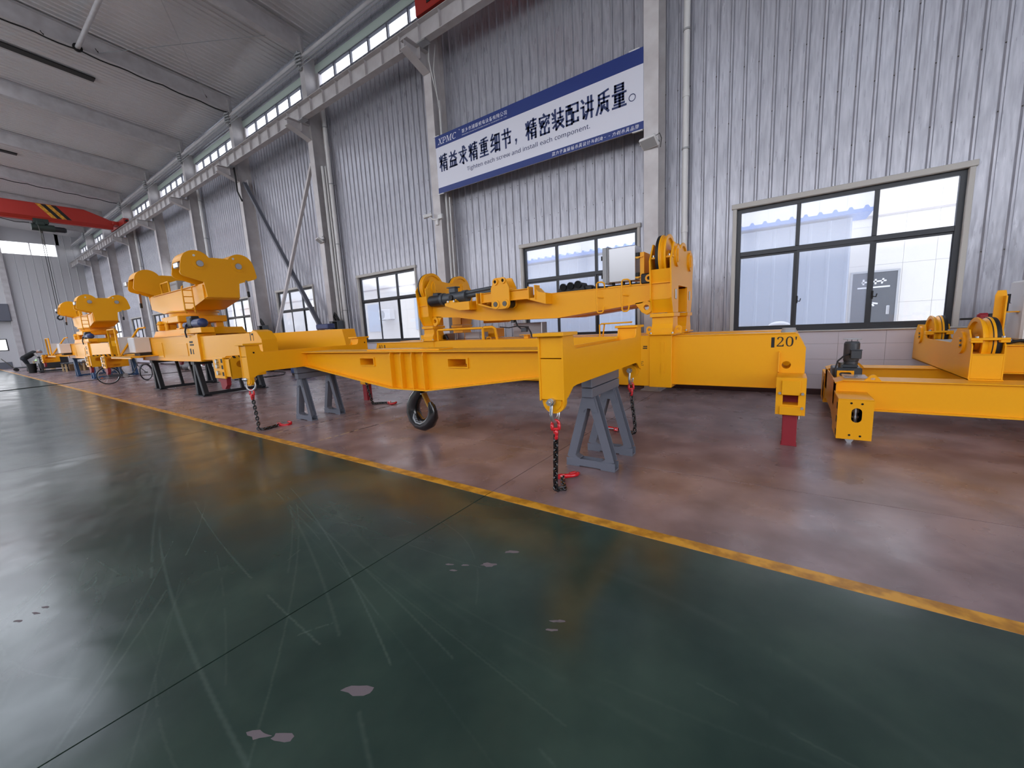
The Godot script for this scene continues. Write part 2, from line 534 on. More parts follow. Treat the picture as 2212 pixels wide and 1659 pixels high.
func shell() -> void:
	# ground slab and painted floor panels, sawn joints between them
	var base := mb().box(V(XW - 0.3, -0.4, ZW - 0.3), V(XE + 0.3, -0.012, ZS + 0.3))
	var fl := thing("floor", "workshop floor painted red-brown beside the wall and green along the aisle", "floor", Vector3.ZERO, "", "structure")
	part("slab", base, M.hole, fl)
	var xs := [XW, -48.6, -42.8, -37.0, -31.2, -25.4, -19.6, -13.8, -8.0, -2.17, 3.63, XE]
	var g := 0.004
	for i in xs.size() - 1:
		for zz in [[ZW, -3.9, "r"], [-3.9, -2.585, "r"], [-2.585, 1.9, "g"], [1.9, 7.7, "g"], [7.7, ZS, "g"]]:
			var z0: float = zz[0] + g
			var z1: float = zz[1] - g
			if zz[1] == -2.585: z1 = zz[1]
			if zz[0] == -2.585: z0 = zz[0]
			part("floor_panel", mb().box(V(xs[i] + g, -0.06, z0), V(xs[i + 1] - g, 0, z1)), M.red_floor if zz[2] == "r" else M.green_floor, fl)
	for i in xs.size() - 1:
		part("yellow_line", mb().box(V(xs[i] + g, -0.02, -2.69), V(xs[i + 1] - g, 0.0015, -2.587)), M.line, fl)
	# long wall with its windows
	var wl := thing("wall_north", "long silver ribbed metal wall with windows and a white tiled base", "wall", Vector3.ZERO, "", "structure")
	var rib0 := 1.153
	var pitch := 0.2185
	var openings := [[-54.0, -53.4, 0.0, 0.0]]
	for w in WIN: openings.append([w, w + 3.0, 1.13, 3.40])
	openings.append([-31.9, -26.2, 0.0, 6.25])
	var sheet := func(x0: float, x1: float, y0: float, y1: float):
		if x1 - x0 < 0.02: return
		var pts := []
		var k := floori((x0 - rib0) / pitch) - 1
		pts.append(Vector2(x0, ZW))
		while rib0 + k * pitch < x1 + 0.05:
			var c := rib0 + k * pitch
			for q in [[-0.030, 0.0], [-0.012, 0.028], [0.012, 0.028], [0.030, 0.0]]:
				if c + q[0] > x0 + 0.001 and c + q[0] < x1 - 0.001: pts.append(Vector2(c + q[0], ZW + q[1]))
			k += 1
		pts.append(Vector2(x1, ZW)); pts.append(Vector2(x1, ZW - 0.12)); pts.append(Vector2(x0, ZW - 0.12))
		part("cladding_sheet", mb().prism(pts, 1, y0, y1), M.cladding, wl)
	var x := rib0 - pitch * 0.5 - 4 * pitch * 64
	while x < XE:
		var xe := minf(x + 4 * pitch, XE)
		var cuts := [maxf(x, XW), xe]
		for o in openings:
			for q in [o[0], o[1]]:
				if q > x and q < xe: cuts.append(q)
		cuts.sort()
		if xe > XW:
			for i in cuts.size() - 1:
				var mid: float = (cuts[i] + cuts[i + 1]) / 2
				var top := 0.0
				var bot := 0.0
				for o in openings:
					if mid > o[0] and mid < o[1]: top = o[3]; bot = o[2]
				sheet.call(cuts[i], cuts[i + 1], maxf(1.13, top), 9.83)
		x += 4 * pitch
	# tiled base, row by row
	var grout := mb()
	for seg in [[XW, -31.9], [-26.2, XE]]:
		grout.box(V(seg[0], 0.0, ZW - 0.15), V(seg[1], 1.125, ZW - 0.004))
	part("grout_bed", grout, M.grout, wl)
	var far_tiles := mb()
	for row in 4:
		var y0: float = [0.10, 0.36, 0.63, 0.90][row]
		var y1: float = [0.36, 0.63, 0.90, 1.12][row]
		var tx := -53.3
		while tx < XE - 0.1:
			var tx1 := minf(tx + 0.60, XE)
			if tx1 < -31.9 or tx > -26.2:
				var lo := V(tx + 0.0015, y0 + 0.0015, ZW - 0.02)
				var hi := V(tx1 - 0.0015, y1 - 0.0015, ZW + 0.004)
				if tx > -9.5: part("tile", mb().box(lo, hi, 0.001), M.tile, wl)
				else: far_tiles.box(lo, hi)
			tx = tx1
	part("distant_tiles", far_tiles, M.tile, wl).set_meta("kind", "stuff")
	for seg in [[XW, -31.9], [-26.2, XE]]:
		single("baseboard_north", mb().box(V(seg[0], 0.0, ZW - 0.02), V(seg[1], 0.105, ZW + 0.012), 0.004), M.skirt, "dark brown skirting along the foot of the tiled wall", "baseboard", "skirting boards", "structure")
	single("trim_1", mb().box(V(-26.2, 1.115, ZW - 0.05), V(XE, 1.135, ZW + 0.05), 0.004), M.sill, "pale ledge capping the white tiled wall base", "trim", "", "structure")
	# above the crane beam: pale strip, grey fascia
	single("trim_2", mb().box(V(XW, 10.29, ZW - 0.12), V(XE, 10.53, ZW + 0.02)), M.pale_green, "pale green strip above the high band of small windows", "trim", "", "structure")
	var fas := mb()
	var fy := 10.53
	while fy < 11.45:
		fas.prism(P2([ZW - 0.12, fy, ZW, fy, ZW + 0.025, fy + 0.03, ZW + 0.025, fy + 0.07, ZW, fy + 0.10, ZW, fy + 0.13, ZW - 0.12, fy + 0.13]), 0, XW, XE)
		fy += 0.13
	single("wall_north_eaves", fas, M.cladding, "grey ribbed fascia between the high windows and the roof", "wall", "", "structure")
	# high strip of windows
	for i in COLS.size():
		var cx: float = COLS[i]
		var x1 := cx - 0.14
		var x0 := cx - 5.675 + 0.14
		if x0 < XW: x0 = XW + 0.2
		high_window(x0, x1, i)
	high_window(3.381 + 0.14, XE - 0.3, 10)
	# wall behind columns at clerestory height
	var piers := mb()
	for cx in COLS: piers.box(V(cx - 0.14, 9.83, ZW - 0.12), V(cx + 0.14, 10.29, ZW))
	piers.box(V(XW, 9.83, ZW - 0.12), V(XW + 0.2, 10.29, ZW)).box(V(XE - 0.3, 9.83, ZW - 0.12), V(XE, 10.29, ZW))
	part("window_pier", piers, M.white_paint, wl)
	# roof, with translucent strips in the far bays
	var rf := thing("ceiling", "grey foil-lined ribbed workshop roof rising from the eaves", "ceiling", Vector3.ZERO, "", "structure")
	var bx := XW - 0.2
	var i := 0
	while bx < XE:
		var bx1 := minf(bx + 0.92, XE + 0.2)
		for side in 2:
			var za := ZW - 0.2 if side == 0 else 2.0
			var zb := 2.0 if side == 0 else ZS + 0.2
			var mid := (bx + bx1) / 2
			var light := false
			for c in SKYLIGHTS:
				if mid > c[0] and mid < c[1]: light = true
			var spans := [[za, zb]]
			if light and side == 0: spans = [[za, -1.7]]
			elif side == 1 and posmod(i, 6) < 2: spans = [[za, 3.0], [11.3, zb]]
			for s in spans:
				var m := mb()
				var prof := []
				var nr := 4
				for k in nr:
					var xa := bx + (bx1 - bx) * k / nr
					var w := (bx1 - bx) / nr
					prof.append([xa, 0.0]); prof.append([xa + w * 0.72, 0.0]); prof.append([xa + w * 0.82, -0.03]); prof.append([xa + w * 0.92, -0.03])
				prof.append([bx1, 0.0])
				for k in prof.size() - 1:
					var a: Array = prof[k]
					var b: Array = prof[k + 1]
					m.qn(V(a[0], roof_y(s[0]) + a[1], s[0]), V(b[0], roof_y(s[0]) + b[1], s[0]), V(b[0], roof_y(s[1]) + b[1], s[1]), V(a[0], roof_y(s[1]) + a[1], s[1]), Vector3.DOWN)
				m.qn(V(bx, roof_y(s[0]) + 0.12, s[0]), V(bx1, roof_y(s[0]) + 0.12, s[0]), V(bx1, roof_y(s[1]) + 0.12, s[1]), V(bx, roof_y(s[1]) + 0.12, s[1]), Vector3.UP)
				part("roof_sheet", m, M.foil, rf)
		bx = bx1
		i += 1
	# far end wall
	var we := thing("wall_west", "pale ribbed end wall of the workshop under a strip window", "wall", Vector3.ZERO, "", "structure")
	var z := ZW
	while z < -4.1:
		var z1 := minf(z + 0.5, -4.1)
		var prof := [Vector2(XW, z), Vector2(XW, z1 - 0.06), Vector2(XW + 0.03, z1 - 0.045), Vector2(XW + 0.03, z1 - 0.02), Vector2(XW, z1), Vector2(XW - 0.2, z1), Vector2(XW - 0.2, z)]
		if z < -7.35: part("end_sheet", mb().prism(prof, 1, 0.7, 11.5), M.end_cladding, we)
		else: part("end_sheet", mb().prism(prof, 1, 0.7, 9.46), M.end_cladding, we)
		z = z1
	var rest := mb()
	rest.box(V(XW - 0.2, 0.0, ZW), V(XW + 0.02, 0.7, -4.1))
	rest.box(V(XW - 0.2, 10.45, -7.5), V(XW, 12.6, ZS)).box(V(XW - 0.2, 0.0, 11.0), V(XW, 12.5, ZS))
	rest.box(V(XW - 0.2, 5.3, -4.1), V(XW, 9.46, 11.0))
	rest.box(V(XW - 0.2, 0.0, -4.1), V(XW + 0.02, 1.5, -3.3)).box(V(XW - 0.2, 2.45, -4.1), V(XW + 0.02, 3.9, 0.6)).box(V(XW - 0.2, 1.5, -4.1), V(XW + 0.02, 2.45, -3.38))
	rest.box(V(XW - 0.2, 0.0, -3.3), V(XW + 0.02, 1.5, -0.2)).box(V(XW - 0.2, 1.5, -0.6), V(XW + 0.02, 2.45, 0.6)).box(V(XW - 0.2, 0.0, -0.2), V(XW, 1.5, 0.6)).box(V(XW - 0.2, 0, 9.0), V(XW, 5.3, 11.0)).box(V(XW - 0.2, 3.9, -4.1), V(XW - 0.1, 5.3, 0.6))
	part("end_panel", rest, M.end_cladding, we)
	part("roller_housing", mb().box(V(XW - 0.1, 3.9, -3.85), V(XW + 0.5, 5.3, 0.6), 0.03), M.trestle, we)
	part("dark_plinth", mb().box(V(XW - 0.02, 0.0, -3.4), V(XW + 0.04, 0.55, 0.4)), M.trestle, we)
	part("end_window_frame", mb().ring_rect(XW), M.aluminium, we)
	part("pane", mb().box(V(XW - 0.06, 1.5, -3.38), V(XW - 0.05, 2.45, -0.6)), M.pane, we)
	for k in 10:
		part("pane", mb().box(V(XW - 0.1, 9.46, -7.35 + 1.62 * k), V(XW - 0.09, 10.45, -7.35 + 1.62 * k + 1.57)), M.pane, we)
		part("mullion", mb().box(V(XW - 0.13, 9.46, -7.35 + 1.62 * k - 0.05), V(XW + 0.02, 10.45, -7.35 + 1.62 * k)), M.white_paint, we)
	for zc in [-3.98, 1.0]:
		single("column", mb().box(V(XW + 0.02, 0, zc - 0.18), V(XW + 0.38, 11.4, zc + 0.18), 0.01), M.white_paint, "white steel column of the end wall beside the roller shutter" if zc < 0 else "white steel column in the middle of the end wall", "column", "", "structure")
	# the two sides behind the camera: a glazed south side and an open gate end
	var ws := thing("wall_south", "workshop side wall opposite with tall glazed bays", "wall", Vector3.ZERO, "", "structure")
	var sm := mb()
	sm.box(V(XW, 0, ZS), V(XE, 4.8, ZS + 0.2)).box(V(XW, 9.3, ZS), V(XE, 11.6, ZS + 0.2))
	for cx in COLS: sm.box(V(cx - 0.2, 0.9, ZS), V(cx + 0.2, 9.3, ZS + 0.2))
	sm.box(V(XW, 0.9, ZS), V(XW + 0.4, 9.3, ZS + 0.2)).box(V(XE - 0.4, 0.9, ZS), V(XE, 9.3, ZS + 0.2))
	part("bay_frame", sm, M.end_cladding, ws)
	var wx := thing("wall_east", "workshop gable wall with a wide open gate", "wall", Vector3.ZERO, "", "structure")
	part("gable_panel", mb().box(V(XE, 0, ZW - 0.2), V(XE + 0.2, 12.6, -3.5)).box(V(XE, 5.5, -3.5), V(XE + 0.2, 12.6, 6.0)).box(V(XE, 0, 6.0), V(XE + 0.2, 12.6, ZS + 0.2)), M.end_cladding, wx)

const SKYLIGHTS := [[-50.0, -19.0]]
const WIN := [-0.929, -5.66, -12.54, -18.43, -24.1, -35.9, -41.3, -47.0]

func high_window(x0: float, x1: float, k: int) -> void:
	var wn := thing("window_%d" % (k + 20), "high strip of small panes above the crane beam, bay %d of the long wall from the right" % (k % 10 + 1), "window", Vector3.ZERO, "", "structure")
	part("window_frame", mb().box(V(x0, 9.83, ZW - 0.08), V(x1, 9.87, ZW + 0.01)).box(V(x0, 10.255, ZW - 0.08), V(x1, 10.30, ZW + 0.01)), M.trestle, wn)
	var c := int(round((x1 - x0) / 0.97))
	for i in c:
		var a := x0 + (x1 - x0) * i / c
		var b := x0 + (x1 - x0) * (i + 1) / c
		part("pane", mb().box(V(a + 0.03, 9.87, ZW - 0.06), V(b - 0.03, 10.255, ZW - 0.055)), M.pane, wn)
		if i > 0: part("mullion", mb().box(V(a - 0.03, 9.87, ZW - 0.07), V(a + 0.03, 10.255, ZW + 0.005)), M.trestle, wn)
func steelwork() -> void:
	var marks := ["right of the banner", "left of the banner", "right of the crossed braces", "left of the crossed braces", "left of the tall door opening", "on the near side of the tall door opening", "third from the far end wall", "second from the far end wall", "nearest the far end wall"]
	for k in range(0, COLS.size()):
		var cx: float = COLS[k]
		var lb: String = "white steel column beyond the big window, out past the right edge" if k == 0 else "white steel column " + marks[k - 1]
		var c := thing("column", lb, "column", V(cx, 0, 0), "", "structure")
		var h := 10.7
		part("front_flange", mb().box(V(-0.135, 0.0, -8.262), V(0.135, h, -8.246), 0.002), M.white_paint, c)
		part("web", mb().box(V(-0.006, 0.0, -8.735), V(0.006, h, -8.262)), M.white_paint, c)
		part("rear_flange", mb().box(V(-0.135, 0.0, -8.752), V(0.135, h, -8.735), 0.002), M.white_paint, c)
		part("base_plate", mb().box(V(-0.2, 0.0, -8.74), V(0.2, 0.025, -8.18), 0.004), M.white_paint, c)
		# bracket that carries the crane beam
		var br := mb()
		br.prism(P2([-8.25, 8.03, -7.53, 8.28, -7.53, 8.46, -8.25, 8.46]), 0, -0.006, 0.006)
		var top := mb().box(V(-0.12, 8.46, -8.25), V(0.12, 8.476, -7.52), 0.002)
		var b := part("bracket", br, M.white_paint, c)
		part("top_plate", top, M.white_paint, b)
		part("bottom_plate", mb().bar(V(0, 8.005, -8.24), V(0, 8.275, -7.51), 0.25, 0.016), M.white_paint, b)
		part("stiffener", mb().box(V(-0.11, 8.20, -7.96), V(0.11, 8.46, -7.945)), M.white_paint, b)
		part("bolt_plate", mb().box(V(0.14, 8.44, -8.02), V(0.42, 8.47, -7.82), 0.004), M.zinc, b)
		# rafter
		var r := thing("beam", "tapered white roof rafter over the " + ("bay right of the view" if k == 0 else "column " + marks[k - 1]), "beam", V(cx, 0, 0), "", "structure")
		for sd in [1, -1]:
			var za := -8.4 if sd == 1 else ZS - 0.35
			var zm := 2.0
			var y0 := 10.70 + 0.075 * 0.15
			part("web", mb().prism(P2([za, y0, zm, roof_y(2.0) - 0.62, zm, roof_y(2.0) - 0.03, za, roof_y(za) - 0.03]), 0, -0.006, 0.006), M.white_paint, r)
			part("bottom_flange", mb().bar(V(0, y0 - 0.012, za), V(0, roof_y(2.0) - 0.632, zm), 0.24, 0.016), M.white_paint, r)
			part("top_flange", mb().bar(V(0, roof_y(za) - 0.06, za), V(0, roof_y(2.0) - 0.06, zm), 0.24, 0.016), M.white_paint, r)
		var haunch := mb().box(V(-0.13, 10.55, -8.40), V(0.13, 10.72, -8.24)).box(V(-0.15, 10.60, -8.245), V(0.15, 11.15, -8.225))
		part("end_plate", haunch, M.white_paint, r)
		if k > 0:
			# cable bundle of the bus bar support at the column head
			var cb := mb()
			for q in 4:
				cb.tube([V(-0.16, 10.62 - q * 0.10, -8.15), V(0.02, 10.58 - q * 0.10, -8.08), V(0.2, 10.60 - q * 0.10, -8.15)], 0.03, 6)
			cb.box(V(-0.05, 10.15, -8.22), V(0.05, 10.75, -8.14))
			single("insulator_bracket", cb, M.grey_box, "grey cable insulators atop the column " + marks[k - 1], "bracket", "", "", V(cx, 0, 0))
	# crane runway
	var rb := thing("beam", "long pale crane runway beam on brackets along the ribbed wall", "beam", Vector3.ZERO, "", "structure")
	part("bottom_flange", mb().box(V(XW + 0.6, 8.476, -8.015), V(XE - 0.1, 8.49, -7.825), 0.002), M.white_paint, rb)
	part("web", mb().box(V(XW + 0.6, 8.49, -7.926), V(XE - 0.1, 8.89, -7.914)), M.white_paint, rb)
	part("top_flange", mb().box(V(XW + 0.6, 8.89, -8.05), V(XE - 0.1, 8.906, -7.79), 0.002), M.white_paint, rb)
	part("rail", mb().box(V(XW + 0.6, 8.906, -7.945), V(XE - 0.1, 8.956, -7.895), 0.01), M.trestle, rb)
	var sx := XW + 0.9
	var sf := mb().prism(P2([-7.914, 8.49, -7.835, 8.50, -7.835, 8.86, -7.81, 8.89, -7.914, 8.89]), 0, -0.005, 0.005).mesh()
	while sx < XE - 0.2:
		part("web_stiffener", sf, M.white_paint, rb, V(sx, 0, 0))
		sx += 0.71
	part("end_face", mb().box(V(XW + 0.6, 8.476, -8.05), V(XW + 0.62, 8.90, -7.79)), M.white_paint, rb)
	# tube along the eaves and the conduit runs below it
	single("eaves_pipe", mb().cyl(V(XW, 10.56, -8.28), V(XE, 10.56, -8.28), 0.075, -1, 16), M.white_paint, "thick white tube running along the eaves in front of the column heads", "pipe")
	for q in 3:
		single("bus_bar", mb().cyl(V(XW, 10.40 - q * 0.10, -8.16), V(XE, 10.40 - q * 0.10, -8.16), 0.014, -1, 6), M.grey_box, ["upper", "middle", "lowest"][q] + " thin grey power rail below the eaves tube", "rail", "thin power rails below the eaves tube")
	# bracing tube and tie rods in the roof
	single("bracing_tube", mb().cyl(V(-19.25, 11.02, -4.02), V(-13.72, 11.02, -4.02), 0.062, -1, 16), M.white_paint, "thick pale tube spanning two rafters at the top of the picture", "tube")
	single("tube_socket", mb().ring(V(-19.24, 11.02, -4.02), V(-19.19, 11.02, -4.02), 0.12, 0.065), M.ink, "dark collar where the roof tube meets the rafter", "collar")
	single("tie_rod", mb().cyl(V(-19.25, 10.93, -7.5), V(-13.72, 10.98, -4.4), 0.012, -1, 8), M.white_paint, "pale thin tie rod crossing the roof bay to a rafter hook", "rod")
	single("tie_rod", mb().cyl(V(-19.25, 11.10, -4.5), V(-13.72, 10.85, -7.4), 0.008, -1, 8), M.grey_box, "dark thin tie rod crossing behind the pale one", "rod")
	for q in [[-19.22, 10.93, -7.5], [-19.22, 11.10, -4.5], [-19.22, 11.02, -3.3]]:
		single("rafter_hook", mb().tube([V(0, 0.05, 0), V(0.03, 0.0, 0.0), V(0.06, 0.03, 0.04), V(0.05, 0.08, 0.06)], 0.012, 6), M.ink, ["small dark hook holding the pale tie rod", "small dark hook holding the dark tie rod", "small dark hook on the rafter left of the roof tube"][0 if q[2] < -7.0 else (1 if q[2] < -4.0 else 2)], "hook", "rafter hooks", "", V(q[0], q[1], q[2]))
	for q in [[-22.2, -4.95, -0.4], [-33.6, -3.9, 0.2]]:
		single("roof_vent_slot", mb().prism(P2([q[1], roof_y(q[1]) - 0.03, q[2], roof_y(q[2]) - 0.03, q[2], roof_y(q[2]) - 0.07, q[1], roof_y(q[1]) - 0.07]), 0, q[0] - 0.16, q[0] + 0.16), M.ink, "long black vent slot across the roof, nearer one" if q[0] > -30 else "short black vent slot above the red crane", "vent")
	for q in [[-19.3, -8.2, -1.5, 2], [-36.5, -8.2, -2.0, 1]]:
		var pts := []
		for i in 30:
			var z := lerpf(q[1], q[2], i / 29.0)
			pts.append(V(q[0] + 0.13, 10.66 + 0.075 * (z + 8.25) - 0.03 - 0.05 * absf(sin(i * 0.7)), z))
		single("roof_cable", mb().tube(pts, 0.022, 6), M.cable, "black cable sagging along the rafter by the roof tube" if q[0] > -30 else "black cable along the rafter above the red crane", "cable")
	# crossed braces between two columns
	var a := V(-19.2, 8.0, -8.42)
	var b := V(-14.15, 1.05, -8.42)
	single("diagonal_brace", mb().bar(a, b, 0.09, 0.13, V(0, 0, 1)).bar(a + V(0.0, 0, -0.06), b + V(0, 0, -0.06), 0.16, 0.012, V(0, 0, 1)), M.trestle, "dark grey diagonal brace falling to the right across the wall bay", "brace")
	a = V(-13.78, 7.35, -8.30)
	b = V(-18.2, 1.2, -8.30)
	single("diagonal_brace", mb().bar(a, b, 0.10, 0.11, V(0, 0, 1)), M.white_paint, "white diagonal brace rising to the right across the wall bay", "brace")
	for q in [[-14.12, 1.12], [-19.2, 7.9]]:
		single("gusset_plate", mb().prism(P2([q[0] - 0.2, q[1] - 0.2, q[0] + 0.2, q[1] - 0.2, q[0] + 0.2, q[1] + 0.2, q[0] - 0.1, q[1] + 0.2]), 2, -8.50, -8.488), M.white_paint, "gusset plate at the lower end of the dark brace" if q[1] < 3 else "gusset plate at the upper end of the dark brace", "plate")
	# rain pipes and conduits beside columns
	for q in [[-1.75, 0.055, "white rain pipe on the ribbed wall right of the banner"], [-13.22, 0.07, "white rain pipe beside the column with the electric box"], [-24.55, 0.07, "pale rain pipe right of the tall door opening"], [-35.9, 0.07, "pale rain pipe in the far bay before the end wall"]]:
		var p := thing("rain_pipe", q[2], "pipe", V(q[0], 0, -8.58))
		part("pipe", mb().cyl(V(0, 1.15, 0), V(0, 9.6, 0), q[1], -1, 18), M.white_plastic, p)
		for y in [2.3, 4.6, 6.6, 8.4]: part("pipe_clip", mb().ring(V(0, y, 0), V(0, y + 0.03, 0), q[1] + 0.012, q[1]).box(V(-0.02, y, -0.14), V(0.02, y + 0.03, -q[1])), M.grey_box, p)
		for y in [3.1, 5.5, 7.7]: part("pipe_socket", mb().cyl(V(0, y, 0), V(0, y + 0.12, 0), q[1] + 0.008, -1, 18), M.white_plastic, p)
	single("conduit", mb().cyl(V(-7.80, 1.1, -8.45), V(-7.80, 7.4, -8.45), 0.03, -1, 12).cyl(V(-7.72, 1.1, -8.5), V(-7.72, 5.0, -8.5), 0.022, -1, 12), M.white_plastic, "pair of white conduits up the column left of the banner", "conduit")
	single("conduit", mb().cyl(V(-13.42, 2.0, -8.45), V(-13.42, 7.2, -8.45), 0.05, -1, 12).cyl(V(-13.32, 2.0, -8.5), V(-13.32, 7.2, -8.5), 0.025, -1, 10), M.white_plastic, "pair of white conduits running down into the electric box", "conduit")
	single("hanging_cable", mb().tube([V(-7.78, 8.6, -8.2), V(-7.74, 8.2, -8.1), V(-7.80, 7.6, -8.35), V(-7.80, 7.3, -8.45)], 0.014, 6).tube([V(-7.66, 8.6, -8.3), V(-7.70, 8.0, -8.22), V(-7.78, 7.2, -8.4)], 0.010, 6), M.white_plastic, "white cable dropping from the crane beam left of the banner", "cable")
	single("hanging_cable", mb().tube([V(-19.2, 8.7, -8.1), V(-19.16, 8.1, -8.1), V(-19.22, 7.6, -8.12), V(-19.1, 7.2, -8.2)], 0.035, 6), M.cable, "thick black cable hanging at the column head by the dark brace", "cable")

func windows() -> void:
	var where := ["big window on the right with the shed and steel door outside", "big window under the banner behind the steel control cabinet", "window with an air conditioner outside, left of the banner column", "window behind the crossed braces", "window behind the nearer double pulley head", "window behind the middle of the far spreaders", "window behind the farthest pulley head", "last window before the end wall"]
	for i in WIN.size():
		var x0: float = WIN[i]
		var w := thing("window_%d" % (i + 1), "dark framed " + where[i], "window", V(x0, 0, ZW), "", "structure")
		var W := 3.0
		part("head_flashing", mb().box(V(-0.03, 3.385, -0.1), V(W + 0.03, 3.47, 0.05), 0.006), M.sill, w)
		part("jamb_flashing", mb().box(V(-0.01, 1.13, -0.1), V(0.05, 3.385, 0.035), 0.004), M.sill, w)
		part("jamb_flashing", mb().box(V(W - 0.05, 1.13, -0.1), V(W + 0.01, 3.385, 0.035), 0.004), M.sill, w)
		var zf := -0.075
		part("window_frame", mb().prism(rect(0.05, 1.13, W - 0.05, 3.385), 2, zf - 0.03, zf + 0.03, [rect(0.12, 1.20, W - 0.12, 3.315)]), M.aluminium, w)
		part("transom", mb().box(V(0.12, 2.535, zf - 0.03), V(W - 0.12, 2.615, zf + 0.03), 0.004), M.aluminium, w)
		var xs := [0.12, 0.985, 1.99, W - 0.12]
		for k in [1, 2]:
			part("mullion", mb().box(V(xs[k] - 0.03, 2.615, zf - 0.03), V(xs[k] + 0.03, 3.315, zf + 0.03), 0.004), M.aluminium, w)
		for k in 3:
			var a: float = xs[k] + (0.03 if k > 0 else 0.0)
			var b: float = xs[k + 1] - (0.03 if k < 2 else 0.0)
			part("pane", mb().box(V(a, 2.615, zf - 0.012), V(b, 3.315, zf - 0.008)), M.pane if k == 2 else M.dusty_pane, w)
			var zs := zf + (0.012 if k == 1 else -0.014)
			var s := part("sash", mb().prism(rect(a - 0.03, 1.20, b + 0.03, 2.535), 2, zs - 0.013, zs + 0.013, [rect(a + 0.01, 1.24, b - 0.01, 2.50)]), M.aluminium, w)
			part("pane", mb().box(V(a + 0.01, 1.24, zs - 0.003), V(b - 0.01, 2.50, zs + 0.001)), M.pane if k == 2 else M.dusty_pane, s)
			if k > 0: part("catch", mb().box(V(a - 0.005, 1.62, zs + 0.013), V(a + 0.02, 1.75, zs + 0.03), 0.004).tube([V(a + 0.01, 1.66, zs + 0.03), V(a + 0.05, 1.65, zs + 0.05), V(a + 0.06, 1.70, zs + 0.05)], 0.008, 6), M.ink, s)
	# tall door opening in the far bay: white frame, leaves folded back outside
	var d := thing("door_1", "tall white opening in the wall behind the nearer pulley head", "door", V(-31.9, 0, ZW), "", "structure")
	part("door_frame", mb().prism(rect(-0.06, 0.0, 5.76, 6.32), 2, -0.14, 0.06, [rect(0.04, -0.01 + 0.02, 5.66, 6.22)]), M.white_paint, d)
	part("door_leaf", mb().box(V(0.04, 0.05, -0.10), V(2.82, 5.4, -0.06), 0.004), M.white_plastic, d)
	part("door_leaf", mb().box(V(2.88, 0.05, -0.10), V(5.66, 5.4, -0.06), 0.004), M.white_plastic, d)
	part("pane", mb().box(V(0.04, 5.4, -0.10), V(5.66, 6.22, -0.095)), M.pane, d)

